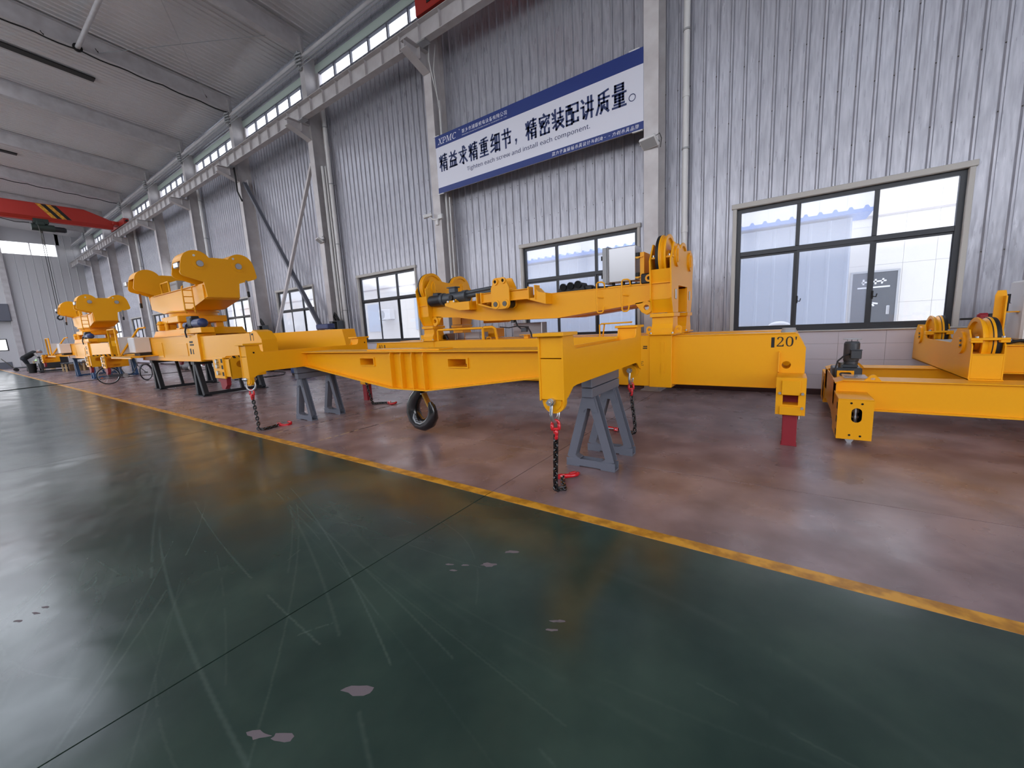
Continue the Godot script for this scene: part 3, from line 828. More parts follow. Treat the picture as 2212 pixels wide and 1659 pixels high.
func outdoors() -> void:
	var yard := single("ground", mb().box(V(-90, -0.35, -60), V(50, -0.15, 60)), M.yard, "pale concrete yard outside the workshop", "ground", "", "structure")
	var kb := 1.52
	var zb := -12.5 * kb
	var b := thing("building", "white tiled building across the yard, seen through the windows", "building", V(0, 0, zb))
	part("wall", mb().box(V(-90, -0.2, -3.0), V(18, 7.4, -0.02)), M.grout, b)
	var big := mb()
	for row in 6:
		var x := -58.0
		while x < 12.0:
			var lo := V(x + 0.006, 1.5 + (0.70 + 0.865 * row - 1.5) * kb - 0.865 * kb, -0.02)
			var hi := V(x + 0.783, 1.5 + (0.70 + 0.865 * row - 1.5) * kb - 0.006, 0.0)
			if x > -3.4 and x < 4.6 and row > 0: part("facade_tile", mb().box(lo, hi), M.plaster, b)
			else: big.box(lo, hi)
			x += 0.783
	part("distant_facade_tiles", big, M.plaster, b).set_meta("kind", "stuff")
	part("cornice", mb().box(V(-90, 4.52, 0.0), V(18, 4.58, 0.04)), M.grout, b)
	var dr := thing("steel_door", "grey steel door with white scrawl in the building outside", "door", V(1.8, 0, zb + 0.02))
	part("door_leaf", mb().box(V(0, 0.0, -0.01), V(1.17, 2.66, 0.03), 0.005), M.motor, dr)
	part("door_frame", mb().prism(rect(-0.06, -0.02, 1.23, 2.72), 2, -0.01, 0.05, [rect(0.0, 0.0, 1.17, 2.66)]), M.grey_box, dr)
	var sc := mb()
	for q in [[0.25, 2.33, 0.9, 2.36], [0.3, 2.25, 0.3, 2.44], [0.45, 2.26, 0.5, 2.44], [0.62, 2.25, 0.62, 2.43], [0.78, 2.26, 0.82, 2.44], [0.15, 2.14, 1.0, 2.16], [0.5, 1.7, 0.62, 1.5], [0.55, 1.62, 0.72, 1.58]]:
		sc.bar(V(q[0], q[1], 0.032), V(q[2], q[3], 0.032), 0.05, 0.004, V(0, 0, 1))
	part("white_scrawl", sc, M.white_plastic, dr)
	part("door_handle", mb().box(V(0.95, 1.20, 0.03), V(1.03, 1.50, 0.06), 0.01), M.zinc, dr)
	var ks := 1.273
	var s := thing("shed", "blue roofed metal shed outside the right-hand windows", "shed", V(-11.0, 0, -14.0))
	var L := 12.24
	var w := mb()
	var x := 0.0
	while x < L - 0.05:
		w.prism(P2([x, 0.0, x + 0.30, 0.0, x + 0.33, 0.02, x + 0.37, 0.02, x + 0.40, 0.0, x + 0.408, 0.0, x + 0.408, -0.9, x, -0.9]), 1, 0.0, 3.80)
		x += 0.408
	part("wall", w, M.shed_wall, s)
	var r := mb()
	x = -0.1
	while x < L + 0.25:
		r.prism(P2([x, 0.0, x + 0.12, 0.0, x + 0.16, 0.07, x + 0.21, 0.07, x + 0.25, 0.0, x + 0.31, 0.0, x + 0.31, -0.09, x, -0.09]), 2, -1.0, 0.18)
		x += 0.31
	part("roof", r, M.shed_roof, s, V(0, 3.96, 0))
	var ac := thing("air_conditioner", "white air conditioner unit outside the middle window", "air conditioner", V(-24.5, 2.33, zb))
	part("casing", mb().box(V(0, 0, 0), V(1.22, 0.70, 0.45), 0.02), M.white_plastic, ac)
	part("fan_grille", mb().ring(V(0.36, 0.35, 0.45), V(0.36, 0.35, 0.47), 0.3, 0.04, 24), M.grey_box, ac)
	part("bracket", mb().bar(V(0.1, -0.03, 0), V(0.1, -0.03, 0.5), 0.05, 0.05).bar(V(1.1, -0.03, 0), V(1.1, -0.03, 0.5), 0.05, 0.05), M.grey_box, ac)
	for q in [[-26.3, 1.5, -24.9, 3.5], [-21.1, 1.5, -19.8, 3.9]]:
		single("building_window", mb().box(V(q[0], q[1], zb + 0.005), V(q[2], q[3], zb + 0.06), 0.01), M.shed_wall, "grey shuttered opening in the white building left of the air conditioner" if q[0] < -24 else "grey shuttered opening in the white building right of the air conditioner", "window")
	single("white_sacks", mb().ball(V(-0.15, 1.22, -8.98), V(0.18, 0.09, 0.12)).ball(V(-0.36, 1.18, -8.98), V(0.2, 0.06, 0.1)), M.white_plastic, "crumpled white plastic bags on the sill outside the right-hand window", "bag")
	single("sill_outside", mb().box(V(-56, 1.05, -9.25), V(XE, 1.12, ZW - 0.14)), M.plaster, "outer window ledge of the long wall", "ledge", "", "structure")
# stadium shaped chain link in the xy plane, long axis y
func link_mesh(pitch: float, r: float) -> ArrayMesh:
	var w := r * 1.9
	var h := pitch / 2 + r
	var pts := []
	for q in arc(0, h - w, w, 0, 180, 8) + arc(0, -h + w, w, 180, 360, 8): pts.append(V(q.x, q.y, 0))
	return mb().tube(pts, r, 8, true).mesh()
# chain of separate links along a path of points
func chain_links(path: Array, pitch: float, lm: ArrayMesh, parent: Node, m: Material) -> void:
	var cv := Curve3D.new()
	for p in path: cv.add_point(p)
	var n := int(cv.get_baked_length() / pitch)
	for i in n:
		var a := cv.sample_baked((i + 0.5) * pitch)
		var d := (cv.sample_baked((i + 0.5) * pitch + 0.02) - cv.sample_baked((i + 0.5) * pitch - 0.02)).normalized()
		var s := d.cross(Vector3(0.3, 0, 1) if absf(d.z) < 0.8 else Vector3.RIGHT).normalized()
		var t := s.cross(d)
		if i % 2 == 0: s = s.rotated(d, deg_to_rad(35)); t = t.rotated(d, deg_to_rad(35))
		else: s = s.rotated(d, deg_to_rad(-55)); t = t.rotated(d, deg_to_rad(-55))
		var o := part("chain_link", lm, m, parent)
		o.transform = Transform3D(Basis(s, d, t), a)

# sling hook lying on the floor: x points out of the clevis
func sling_hook(parent: Node, at: Vector3, yaw: float, tilt := 0.0) -> void:
	var b := mb()
	b.xf = Transform3D(Basis.from_euler(Vector3(tilt, yaw, 0)), at)
	b.sweep([V(0.0, 0, 0.0), V(0.03, 0, 0.035), V(0.07, 0, 0.06), V(0.12, 0, 0.058), V(0.16, 0, 0.025), V(0.165, 0, -0.02), V(0.14, 0, -0.055), V(0.105, 0, -0.062)], [0.024, 0.022, 0.020, 0.022, 0.022, 0.020, 0.016, 0.012], 10)
	b.box(V(-0.045, -0.024, 0.008), V(0.012, 0.024, 0.032), 0.006).box(V(-0.045, -0.024, -0.032), V(0.012, 0.024, -0.008), 0.006)
	var h := part("hook", b, M.red_paint, parent)
	var l := mb()
	l.xf = b.xf
	l.bar(V(0.01, 0.004, -0.03), V(0.11, 0.004, -0.058), 0.022, 0.010)
	part("latch", l, M.zinc, h)
	var p := mb()
	p.xf = b.xf
	p.cyl(V(-0.025, 0, -0.042), V(-0.025, 0, 0.042), 0.009, -1, 8)
	part("pin", p, M.zinc, h)

func chain_sling(label: String, top: Vector3, path: Array, hook_yaw: float, tilt: float) -> void:
	var t := thing("chain_sling", label, "chain", V(path[-1].x, 0, path[-1].z), "chain slings of the lifting beam")
	var o := t.position
	# forged red coupling between shackle and chain
	var c := mb()
	c.xf = Transform3D(Basis.from_euler(Vector3(0, 0.7, 0)), top - o)
	var up := []
	for q in arc(0, 0.0, 0.030, -30, 210, 10): up.append(V(q.x, q.y, 0))
	c.tube(up, 0.014, 8)
	c.ball(V(0.030, -0.025, 0), V(0.016, 0.034, 0.018), 10, 6).ball(V(-0.030, -0.025, 0), V(0.016, 0.034, 0.018), 10, 6)
	c.cyl(V(-0.036, -0.045, 0), V(0.036, -0.045, 0), 0.013, -1, 10)
	var lo := []
	for q in arc(0, -0.10, 0.028, 150, 390, 10): lo.append(V(0, q.y, q.x))
	c.tube(lo, 0.014, 8)
	c.ball(V(0, -0.07, 0.030), V(0.018, 0.03, 0.016), 10, 6).ball(V(0, -0.07, -0.030), V(0.018, 0.03, 0.016), 10, 6)
	part("coupling", c, M.red_paint, t)
	var loc := []
	for p in path: loc.append(p - o)
	chain_links(loc, 0.046, link_mesh(0.046, 0.0095), t, M.black_gloss)
	sling_hook(t, loc[-1] + V(0, 0, 0), hook_yaw, tilt)

func shackle(label: String, at: Vector3, yaw: float) -> void:
	var t := thing("shackle", label, "shackle", at, "bow shackles on the beam lugs")
	t.rotation.y = yaw
	var pts := [V(0, 0.0, 0.058), V(0, -0.045, 0.060), V(0, -0.10, 0.072), V(0, -0.145, 0.06), V(0, -0.175, 0.025), V(0, -0.18, 0.0), V(0, -0.175, -0.025), V(0, -0.145, -0.06), V(0, -0.10, -0.072), V(0, -0.045, -0.060), V(0, 0.0, -0.058)]
	var b := mb().tube(pts, 0.0155, 10)
	for s in [1, -1]: b.cyl(V(0, 0, 0.042 * s), V(0, 0, 0.078 * s), 0.032, -1, 18)
	part("bow", b, M.zinc, t)
	part("pin", mb().cyl(V(0, 0, -0.095), V(0, 0, 0.085), 0.018, -1, 14).cyl(V(0, 0, 0.085), V(0, 0, 0.105), 0.027, -1, 6).cyl(V(0, 0, 0.105), V(0, 0, 0.115), 0.012, -1, 10), M.zinc, t)
	part("split_pin", mb().tube([V(-0.03, 0.0, 0.10), V(0.03, 0.0, 0.10), V(0.042, 0.018, 0.10)], 0.004, 5), M.zinc, t)

func trestle(label: String, at: Vector3) -> Node3D:
	var t := thing("trestle", label, "trestle", at, "grey trestles under the lifting beam")
	for zz in [0.27, -0.27]:
		var base := mb()
		base.box(V(-0.265, 0.012, zz - 0.055), V(0.265, 0.02, zz + 0.055)).box(V(-0.265, 0.02, zz - 0.055), V(0.265, 0.085, zz - 0.047), 0.001).box(V(-0.265, 0.02, zz + 0.047), V(0.265, 0.085, zz + 0.055), 0.001)
		var bb := part("base_channel", base, M.trestle, t)
		for s in [-1, 1]:
			part("foot_pad", mb().box(V(s * 0.19 - 0.075, 0, zz - 0.06), V(s * 0.19 + 0.075, 0.012, zz + 0.06), 0.002), M.trestle, bb)
			var l := mb()
			var p0 := V(s * 0.215, 0.085, zz)
			var p1 := V(s * 0.028, 0.745, zz)
			l.bar(p0 + V(0, 0, 0.047), p1 + V(0, 0, 0.047), 0.085, 0.008, V(0, 0, 1)).bar(p0 + V(0, 0, -0.047), p1 + V(0, 0, -0.047), 0.085, 0.008, V(0, 0, 1))
			l.bar(p0 + V(-s * 0.038, 0, 0), p1 + V(-s * 0.038, 0, 0), 0.008, 0.09, V(0, 0, 1))
			part("leg", l, M.trestle, t)
			var gp := [Vector2(s * 0.19, 0.085), Vector2(s * 0.115, 0.085)]
			for q in arc(s * 0.105, 0.165, 0.075, 280 if s > 0 else 260, 360 if s > 0 else 180, 6): gp.append(q)
			part("gusset", mb().prism(gp, 2, zz - 0.05, zz + 0.05), M.trestle, bb)
		var top := P2([-0.055, 0.745, 0.055, 0.745, 0.095, 0.60, 0.055, 0.59]) + arc(0, 0.575, 0.055, 10, 170, 8) + P2([-0.055, 0.59, -0.095, 0.60])
		part("head_plate", mb().prism(top, 2, zz + 0.051, zz + 0.058), M.trestle, t)
	part("lower_block", mb().box(V(-0.058, 0.745, -0.40), V(0.058, 0.838, 0.36), 0.006), M.trestle, t)
	part("upper_block", mb().box(V(-0.056, 0.846, -0.40), V(0.056, 0.963, 0.365), 0.006), M.trestle, t)
	return t

func lifting_beam() -> void:
	var yaw := deg_to_rad(1.262)
	var t := thing("lifting_beam", "yellow H-shaped lifting beam resting on two grey trestles, a black hook under its middle", "lifting beam", V(-4.3375, 0, -3.88))
	t.rotation.y = yaw
	var L := 2.61
	var web := P2([-L, 0.985, -0.36, 0.69, 0.36, 0.69, L, 0.985, L, 1.20, -L, 1.20])
	var holes := [rect(-1.10, 0.995, -0.76, 1.115), rect(0.72, 0.995, 1.06, 1.115)]
	var w := part("main_girder", mb().prism(web, 2, 0.145, 0.16, holes).prism(web, 2, -0.16, -0.145, holes), M.yellow, t)
	part("top_flange", mb().box(V(-L, 1.20, -0.25), V(L, 1.216, 0.25), 0.002), M.yellow, w)
	var bf := mb()
	for q in [[-L, 0.985, -0.36, 0.69], [-0.36, 0.69, 0.36, 0.69], [0.36, 0.69, L, 0.985]]:
		bf.prism([Vector2(q[0], q[1]), Vector2(q[2], q[3]), Vector2(q[2], q[3] - 0.016), Vector2(q[0], q[1] - 0.016)], 2, -0.25, 0.25)
	part("bottom_flange", bf, M.yellow, w)
	for x in [-0.93, 0.89]:
		part("fork_pocket", mb().prism(rect(x - 0.175, 0.99, x + 0.175, 1.12), 2, -0.175, 0.178, [rect(x - 0.158, 1.005, x + 0.158, 1.105)]), M.yellow, w)
	for x in [-0.33, -0.11, 0.11, 0.33]:
		part("stiffener", mb().prism(P2([0.16, 0.69, 0.235, 0.69, 0.235, 1.15, 0.22, 1.20, 0.16, 1.20]), 0, x - 0.006, x + 0.006).prism(P2([-0.16, 0.69, -0.235, 0.69, -0.235, 1.15, -0.22, 1.20, -0.16, 1.20]), 0, x - 0.006, x + 0.006), M.yellow, w)
	part("doubler_plate", mb().box(V(-0.95, 1.216, -0.14), V(0.55, 1.236, 0.14), 0.003), M.yellow, w)
	var side := P2([1.11, 0.855, 1.11, 1.39, 0.91, 1.39, 0.90, 1.33]) + arc(0.84, 1.33, 0.06, -10, -85, 5) + arc(-0.84, 1.33, 0.06, 265, 190, 5) + P2([-0.90, 1.33, -0.91, 1.39, -1.11, 1.39, -1.11, 0.855]) + P2([-1.03, 0.885, -0.93, 0.955, -0.85, 0.962, 0.85, 0.962, 0.93, 0.955, 1.03, 0.885])
	for s in [-1, 1]:
		var x0: float = s * 2.7225
		var cb := mb()
		cb.prism(side, 0, x0 - 0.115, x0 - 0.100).prism(side, 0, x0 + 0.100, x0 + 0.115)
		var e := part("end_beam", cb, M.yellow, t)
		for zs in [1, -1]:
			part("end_plate", mb().box(V(x0 - 0.102, 0.865, zs * 1.095 - 0.008), V(x0 + 0.102, 1.205, zs * 1.095 + 0.008), 0.003).box(V(x0 - 0.102, 1.212, zs * 1.09 - 0.008), V(x0 + 0.102, 1.39, zs * 1.09 + 0.008), 0.003), M.yellow, e)
			part("cap_plate", mb().box(V(x0 - 0.14, 1.39, zs * 1.01 - 0.14), V(x0 + 0.14, 1.418, zs * 1.01 + 0.14), 0.004), M.yellow, e)
			part("post_plate", mb().box(V(x0 - 0.102, 1.24, zs * 0.915 - 0.008), V(x0 + 0.102, 1.39, zs * 0.915 + 0.008)), M.yellow, e)
			var lug := [Vector2(x0 + 0.105, 0.93), Vector2(x0 - 0.105, 0.93)] + arc(x0, 0.85, 0.105, 180, 360, 14)
			var lp := part("lug", mb().prism(lug, 2, zs * 1.06 - 0.02, zs * 1.06 + 0.02), M.yellow, e)
			part("boss", mb().cyl(V(x0, 0.85, zs * 1.06 - 0.032), V(x0, 0.85, zs * 1.06 + 0.032), 0.078, -1, 22), M.yellow, lp)
		part("tray_plate", mb().box(V(x0 - 0.1, 1.225, -0.92), V(x0 + 0.1, 1.235, 0.92)).box(V(x0 - 0.1, 0.962, -0.9), V(x0 + 0.1, 0.972, 0.9)), M.yellow, e)
	part("bolt_hole", mb().cyl(V(-2.61, 1.27, 1.0), V(-2.606, 1.27, 1.0), 0.014, -1, 10).cyl(V(-2.61, 1.30, -1.05), V(-2.606, 1.30, -1.05), 0.014, -1, 10), M.hole, t)
	# crane hook under the middle
	var h := thing("crane_hook", "big black crane hook with a brass latch hanging under the yellow beam", "hook", V(-4.33, 0.09, -3.88))
	var path := [V(-0.01, 0.60, 0), V(-0.04, 0.52, 0), V(-0.12, 0.44, 0), V(-0.19, 0.33, 0), V(-0.205, 0.22, 0), V(-0.165, 0.11, 0), V(-0.08, 0.04, 0), V(0.03, 0.03, 0), V(0.13, 0.075, 0), V(0.195, 0.16, 0), V(0.205, 0.25, 0), V(0.185, 0.33, 0), V(0.165, 0.38, 0)]
	var k := mb()
	k.xf = Transform3D(Basis(Vector3.RIGHT, Vector3.UP, Vector3(0, 0, 1.25)), Vector3.ZERO)
	k.sweep(path, [0.075, 0.078, 0.082, 0.088, 0.09, 0.092, 0.09, 0.088, 0.082, 0.072, 0.058, 0.045, 0.02], 14)
	part("hook_body", k, M.black_gloss, h)
	part("latch", mb().bar(V(0.05, 0.50, 0.03), V(0.155, 0.31, 0.03), 0.014, 0.03, V(0, 0, 1)).bar(V(0.05, 0.50, -0.03), V(0.155, 0.31, -0.03), 0.014, 0.03, V(0, 0, 1)).bar(V(0.06, 0.50, 0.0), V(0.16, 0.32, 0.0), 0.006, 0.07, V(0, 0, 1)), M.brass, h)
	part("latch_pin", mb().cyl(V(0.05, 0.50, -0.06), V(0.05, 0.50, 0.06), 0.01, -1, 8), M.zinc, h)
	trestle("grey steel trestle under the right end of the yellow lifting beam", V(-1.62, 0, -3.95))
	trestle("grey steel trestle under the left end of the yellow lifting beam", V(-7.08, 0, -3.87))
	# shackles and slings at the four lugs
	var at := func(s: float, zs: float) -> Vector3: return t.transform * V(s * 2.7225, 0.85, zs * 1.06)
	var rn: Vector3 = at.call(1, 1)
	var ln: Vector3 = at.call(-1, 1)
	var rf: Vector3 = at.call(1, -1)
	var lf: Vector3 = at.call(-1, -1)
	shackle("silver shackle on the nearest lug, right end of the lifting beam", rn, yaw)
	shackle("silver shackle turned sideways on the near lug, left end of the lifting beam", ln, yaw - 0.9)
	shackle("silver shackle on the rear lug, right end of the lifting beam", rf, yaw)
	shackle("silver shackle on the rear lug, left end of the lifting beam", lf, yaw)
	chain_sling("black chain with red hook hanging at the front right, nearest the camera", rn + V(0.0, -0.20, 0), [rn + V(0, -0.30, 0), V(-1.645, 0.12, -2.94), V(-1.65, 0.035, -2.95), V(-1.60, 0.02, -3.02), V(-1.68, 0.02, -3.14), V(-1.74, 0.026, -3.25)], 1.0, -0.25)
	chain_sling("black chain with red hook at the left end, trailing toward the green aisle", ln + V(0.0, -0.20, 0), [ln + V(0, -0.30, 0), V(-7.05, 0.12, -2.79), V(-7.06, 0.025, -2.79), V(-7.00, 0.02, -2.84), V(-7.02, 0.02, -2.98), V(-7.05, 0.024, -3.12)], 1.1, 0.3)
	chain_sling("black chain with red hook behind the right trestle, lying toward its feet", rf + V(0.0, -0.20, 0), [rf + V(0, -0.30, 0), V(-1.59, 0.12, -5.0), V(-1.60, 0.02, -5.0), V(-1.72, 0.02, -5.03), V(-1.88, 0.026, -5.07)], 3.0, 0.2)
	chain_sling("black chain with red hook beyond the left trestle, beside a red post", lf + V(0.0, -0.20, 0), [lf + V(0, -0.30, 0), V(-7.05, 0.12, -4.95), V(-7.08, 0.02, -5.0), V(-6.98, 0.02, -5.12), V(-6.78, 0.026, -5.19)], 0.1, 0.15)
# grooved rope sheave, axis along x, centred on the origin
func sheave_mesh(r: float, w: float) -> ArrayMesh:
	var prof := [[0.05, -w], [r * 0.3, -w], [r * 0.32, -w * 0.45], [r * 0.80, -w * 0.45], [r * 0.84, -w], [r, -w], [r, -w * 0.7], [r * 0.90, 0.0], [r, w * 0.7], [r, w], [r * 0.84, w], [r * 0.80, w * 0.45], [r * 0.32, w * 0.45], [r * 0.3, w], [0.05, w]]
	return mb().lathe(prof, Vector3.ZERO, Vector3.RIGHT, 36).mesh()
func tyre_mesh(r: float, w: float) -> ArrayMesh:
	return mb().lathe([[r * 0.88, -w], [r * 1.0, -w], [r * 1.012, -w * 0.5], [r * 1.012, w * 0.5], [r, w], [r * 0.88, w]], Vector3.ZERO, Vector3.RIGHT, 36).mesh()

func rounded_handle(t: Node, called: String, pts: Array, r: float, m: Material) -> MeshInstance3D:
	return part(called, mb().tube(pts, r, 8), m, t)

func digits(txt: String, size: float, m: Material, parent: Node, at: Vector3, serif := true, deep := 0.002) -> MeshInstance3D:
	var tm := TextMesh.new()
	var f := SystemFont.new()
	f.font_names = PackedStringArray(["Droid Serif" if serif else "Droid Sans"])
	tm.font = f
	tm.text = txt
	tm.font_size = 64
	tm.pixel_size = size / 64.0
	tm.depth = deep
	tm.horizontal_alignment = HORIZONTAL_ALIGNMENT_LEFT
	return part("lettering", tm, m, parent, at)

# pulley tower of the rear spreader; x0 is its middle
func pulley_tower(t: Node, x0: float) -> void:
	var w := mb()
	var plate := P2([-5.44, 2.23, -5.61, 2.455, -6.05, 2.40, -6.21, 2.40, -6.66, 2.465, -6.83, 2.23, -6.79, 1.99, -6.80, 1.79, -6.71, 1.555, -6.42, 1.555, -6.42, 1.915, -5.86, 1.915, -5.86, 1.555, -5.57, 1.555, -5.475, 1.75, -5.47, 1.935])
	for s in [-1, 1]:
		w.prism(plate, 0, x0 + s * 0.13 - 0.009, x0 + s * 0.13 + 0.009)
	var tw := part("tower", w, M.yellow, t)
	var fr := mb()
	for q in [[-5.50, 2.12, -5.53, 1.94], [-5.53, 1.94, -5.53, 1.735], [-5.53, 1.735, -5.60, 1.56], [-6.74, 2.12, -6.74, 1.94], [-6.74, 1.94, -6.74, 1.735], [-6.74, 1.735, -6.66, 1.56], [-5.87, 1.90, -5.87, 1.56], [-6.41, 1.90, -6.41, 1.56], [-5.86, 1.93, -6.42, 1.93], [-5.50, 1.945, -6.76, 1.945]]:
		fr.bar(V(x0, q[1], q[0]), V(x0, q[3], q[2]), 0.245, 0.012, V(0, 0, 1) if absf(q[1] - q[3]) > 0.1 else V(0, 1, 0))
	part("infill_plate", fr, M.yellow, tw)
	var sh := sheave_mesh(0.29, 0.045)
	var ty := tyre_mesh(0.285, 0.03)
	for z in [-5.73, -6.55]:
		var s := part("sheave", sh, M.yellow, t, V(x0 + 0.02, 2.285, z))
		part("rope_liner", ty, M.rubber, s, V(-0.055, 0, 0))
		for e in [-1, 1]:
			part("axle_boss", mb().cyl(V(x0 + e * 0.138, 2.285, z), V(x0 + e * 0.165, 2.285, z), 0.135, -1, 26).cyl(V(x0 + e * 0.165, 2.285, z), V(x0 + e * 0.178, 2.285, z), 0.06, -1, 16), M.yellow, tw)
			part("keeper_bar", mb().box(V(x0 + e * 0.172 - 0.008, 2.20, z + 0.04), V(x0 + e * 0.172 + 0.008, 2.37, z + 0.07), 0.003), M.yellow, tw)
	for z in [-5.52, -6.76]:
		part("rope_guard", mb().box(V(x0 - 0.15, 2.25, z - 0.03), V(x0 + 0.15, 2.275, z + 0.03), 0.005), M.yellow, tw)
		for e in [-1, 1]:
			part("bolt", mb().cyl(V(x0 + e * 0.1, 2.275, z), V(x0 + e * 0.1, 2.30, z), 0.016, -1, 6), M.zinc, tw)
	part("guide_lamp", mb().box(V(x0 + 0.14, 1.73, -5.72), V(x0 + 0.15, 1.86, -5.66), 0.003), M.stainless, tw)
	part("guide_lamp", mb().box(V(x0 + 0.14, 1.73, -6.60), V(x0 + 0.15, 1.86, -6.54), 0.003), M.stainless, tw)
	# feet
	for z in [-5.715, -6.565]:
		var f := mb()
		f.box(V(x0 - 0.155, 1.50, z - 0.17), V(x0 + 0.155, 1.55, z + 0.17), 0.004)
		f.prism(P2([z - 0.13, 1.50, z + 0.13, 1.50, z + 0.13, 1.41, z + 0.165, 1.35, z + 0.165, 1.275, z - 0.165, 1.275, z - 0.165, 1.35, z - 0.13, 1.41]), 0, x0 - 0.135, x0 + 0.135)
		f.box(V(x0 - 0.175, 1.262, z - 0.175), V(x0 + 0.175, 1.278, z + 0.19), 0.003)
		var ft := part("foot", f, M.yellow, tw)
		for e in [-1, 1]: part("bolt", mb().cyl(V(x0 + e * 0.14, 1.278, z + 0.18), V(x0 + e * 0.14, 1.30, z + 0.18), 0.014, -1, 6), M.zinc, ft)
	for e in [-1, 1]:
		var ey := mb().prism(P2([x0 + e * 0.14, 1.28, x0 + e * 0.23, 1.28, x0 + e * 0.23, 1.33]) + (arc(x0 + e * 0.19, 1.34, 0.042, 0, 180, 8) if e > 0 else arc(x0 + e * 0.19, 1.34, 0.042, 180, 0, 8)) + P2([x0 + e * 0.14, 1.34]), 2, -5.66, -5.64, [circ(x0 + e * 0.19, 1.335, 0.02, 10)])
		part("lifting_eye", ey, M.yellow, tw)

func corner_box(t: Node, x0: float, x1: float, zf: float, y0: float, y1: float, flip := false) -> void:
	# square end box with pocket plates and hazard stripes on one edge; zf is its front face
	var c := part("corner_box", mb().prism(rect(x0, y0, x1, y1), 2, zf - 0.40, zf, [rect(x0 + 0.065, y1 - 0.30, x1 - 0.065, y1 - 0.19)]), M.yellow, t)
	part("pocket_floor", mb().box(V(x0 + 0.03, y0 + 0.02, zf - 0.2), V(x1 - 0.03, y1 - 0.03, zf - 0.18)), M.red_steel, c)
	part("cover_plate", mb().box(V(x0 + 0.05, y1 - 0.19, zf), V(x1 - 0.05, y1 - 0.03, zf + 0.022), 0.006), M.yellow, c)
	part("cover_plate", mb().box(V(x0 + 0.035, y0, zf), V(x1 - 0.03, y0 + 0.095, zf + 0.022), 0.006), M.yellow, c)
	for q in [[x0 + 0.035, y1 - 0.17], [x1 - 0.03, y1 - 0.17], [x1 - 0.03, y0 + 0.085]]:
		part("bolt", mb().cyl(V(q[0], q[1], zf), V(q[0], q[1], zf + 0.035), 0.015, -1, 6), M.zinc, c)
	var st := mb()
	var xe := x0 - 0.001 if flip else x1 + 0.001
	for k in 4:
		var y := y0 + 0.02 + k * 0.105
		st.prism([Vector2(zf - 0.02, y), Vector2(zf - 0.36, y + 0.03), Vector2(zf - 0.36, y + 0.085), Vector2(zf - 0.02, y + 0.055)], 0, xe - 0.001, xe + 0.001)
	part("hazard_stripe", st, M.ink, c)

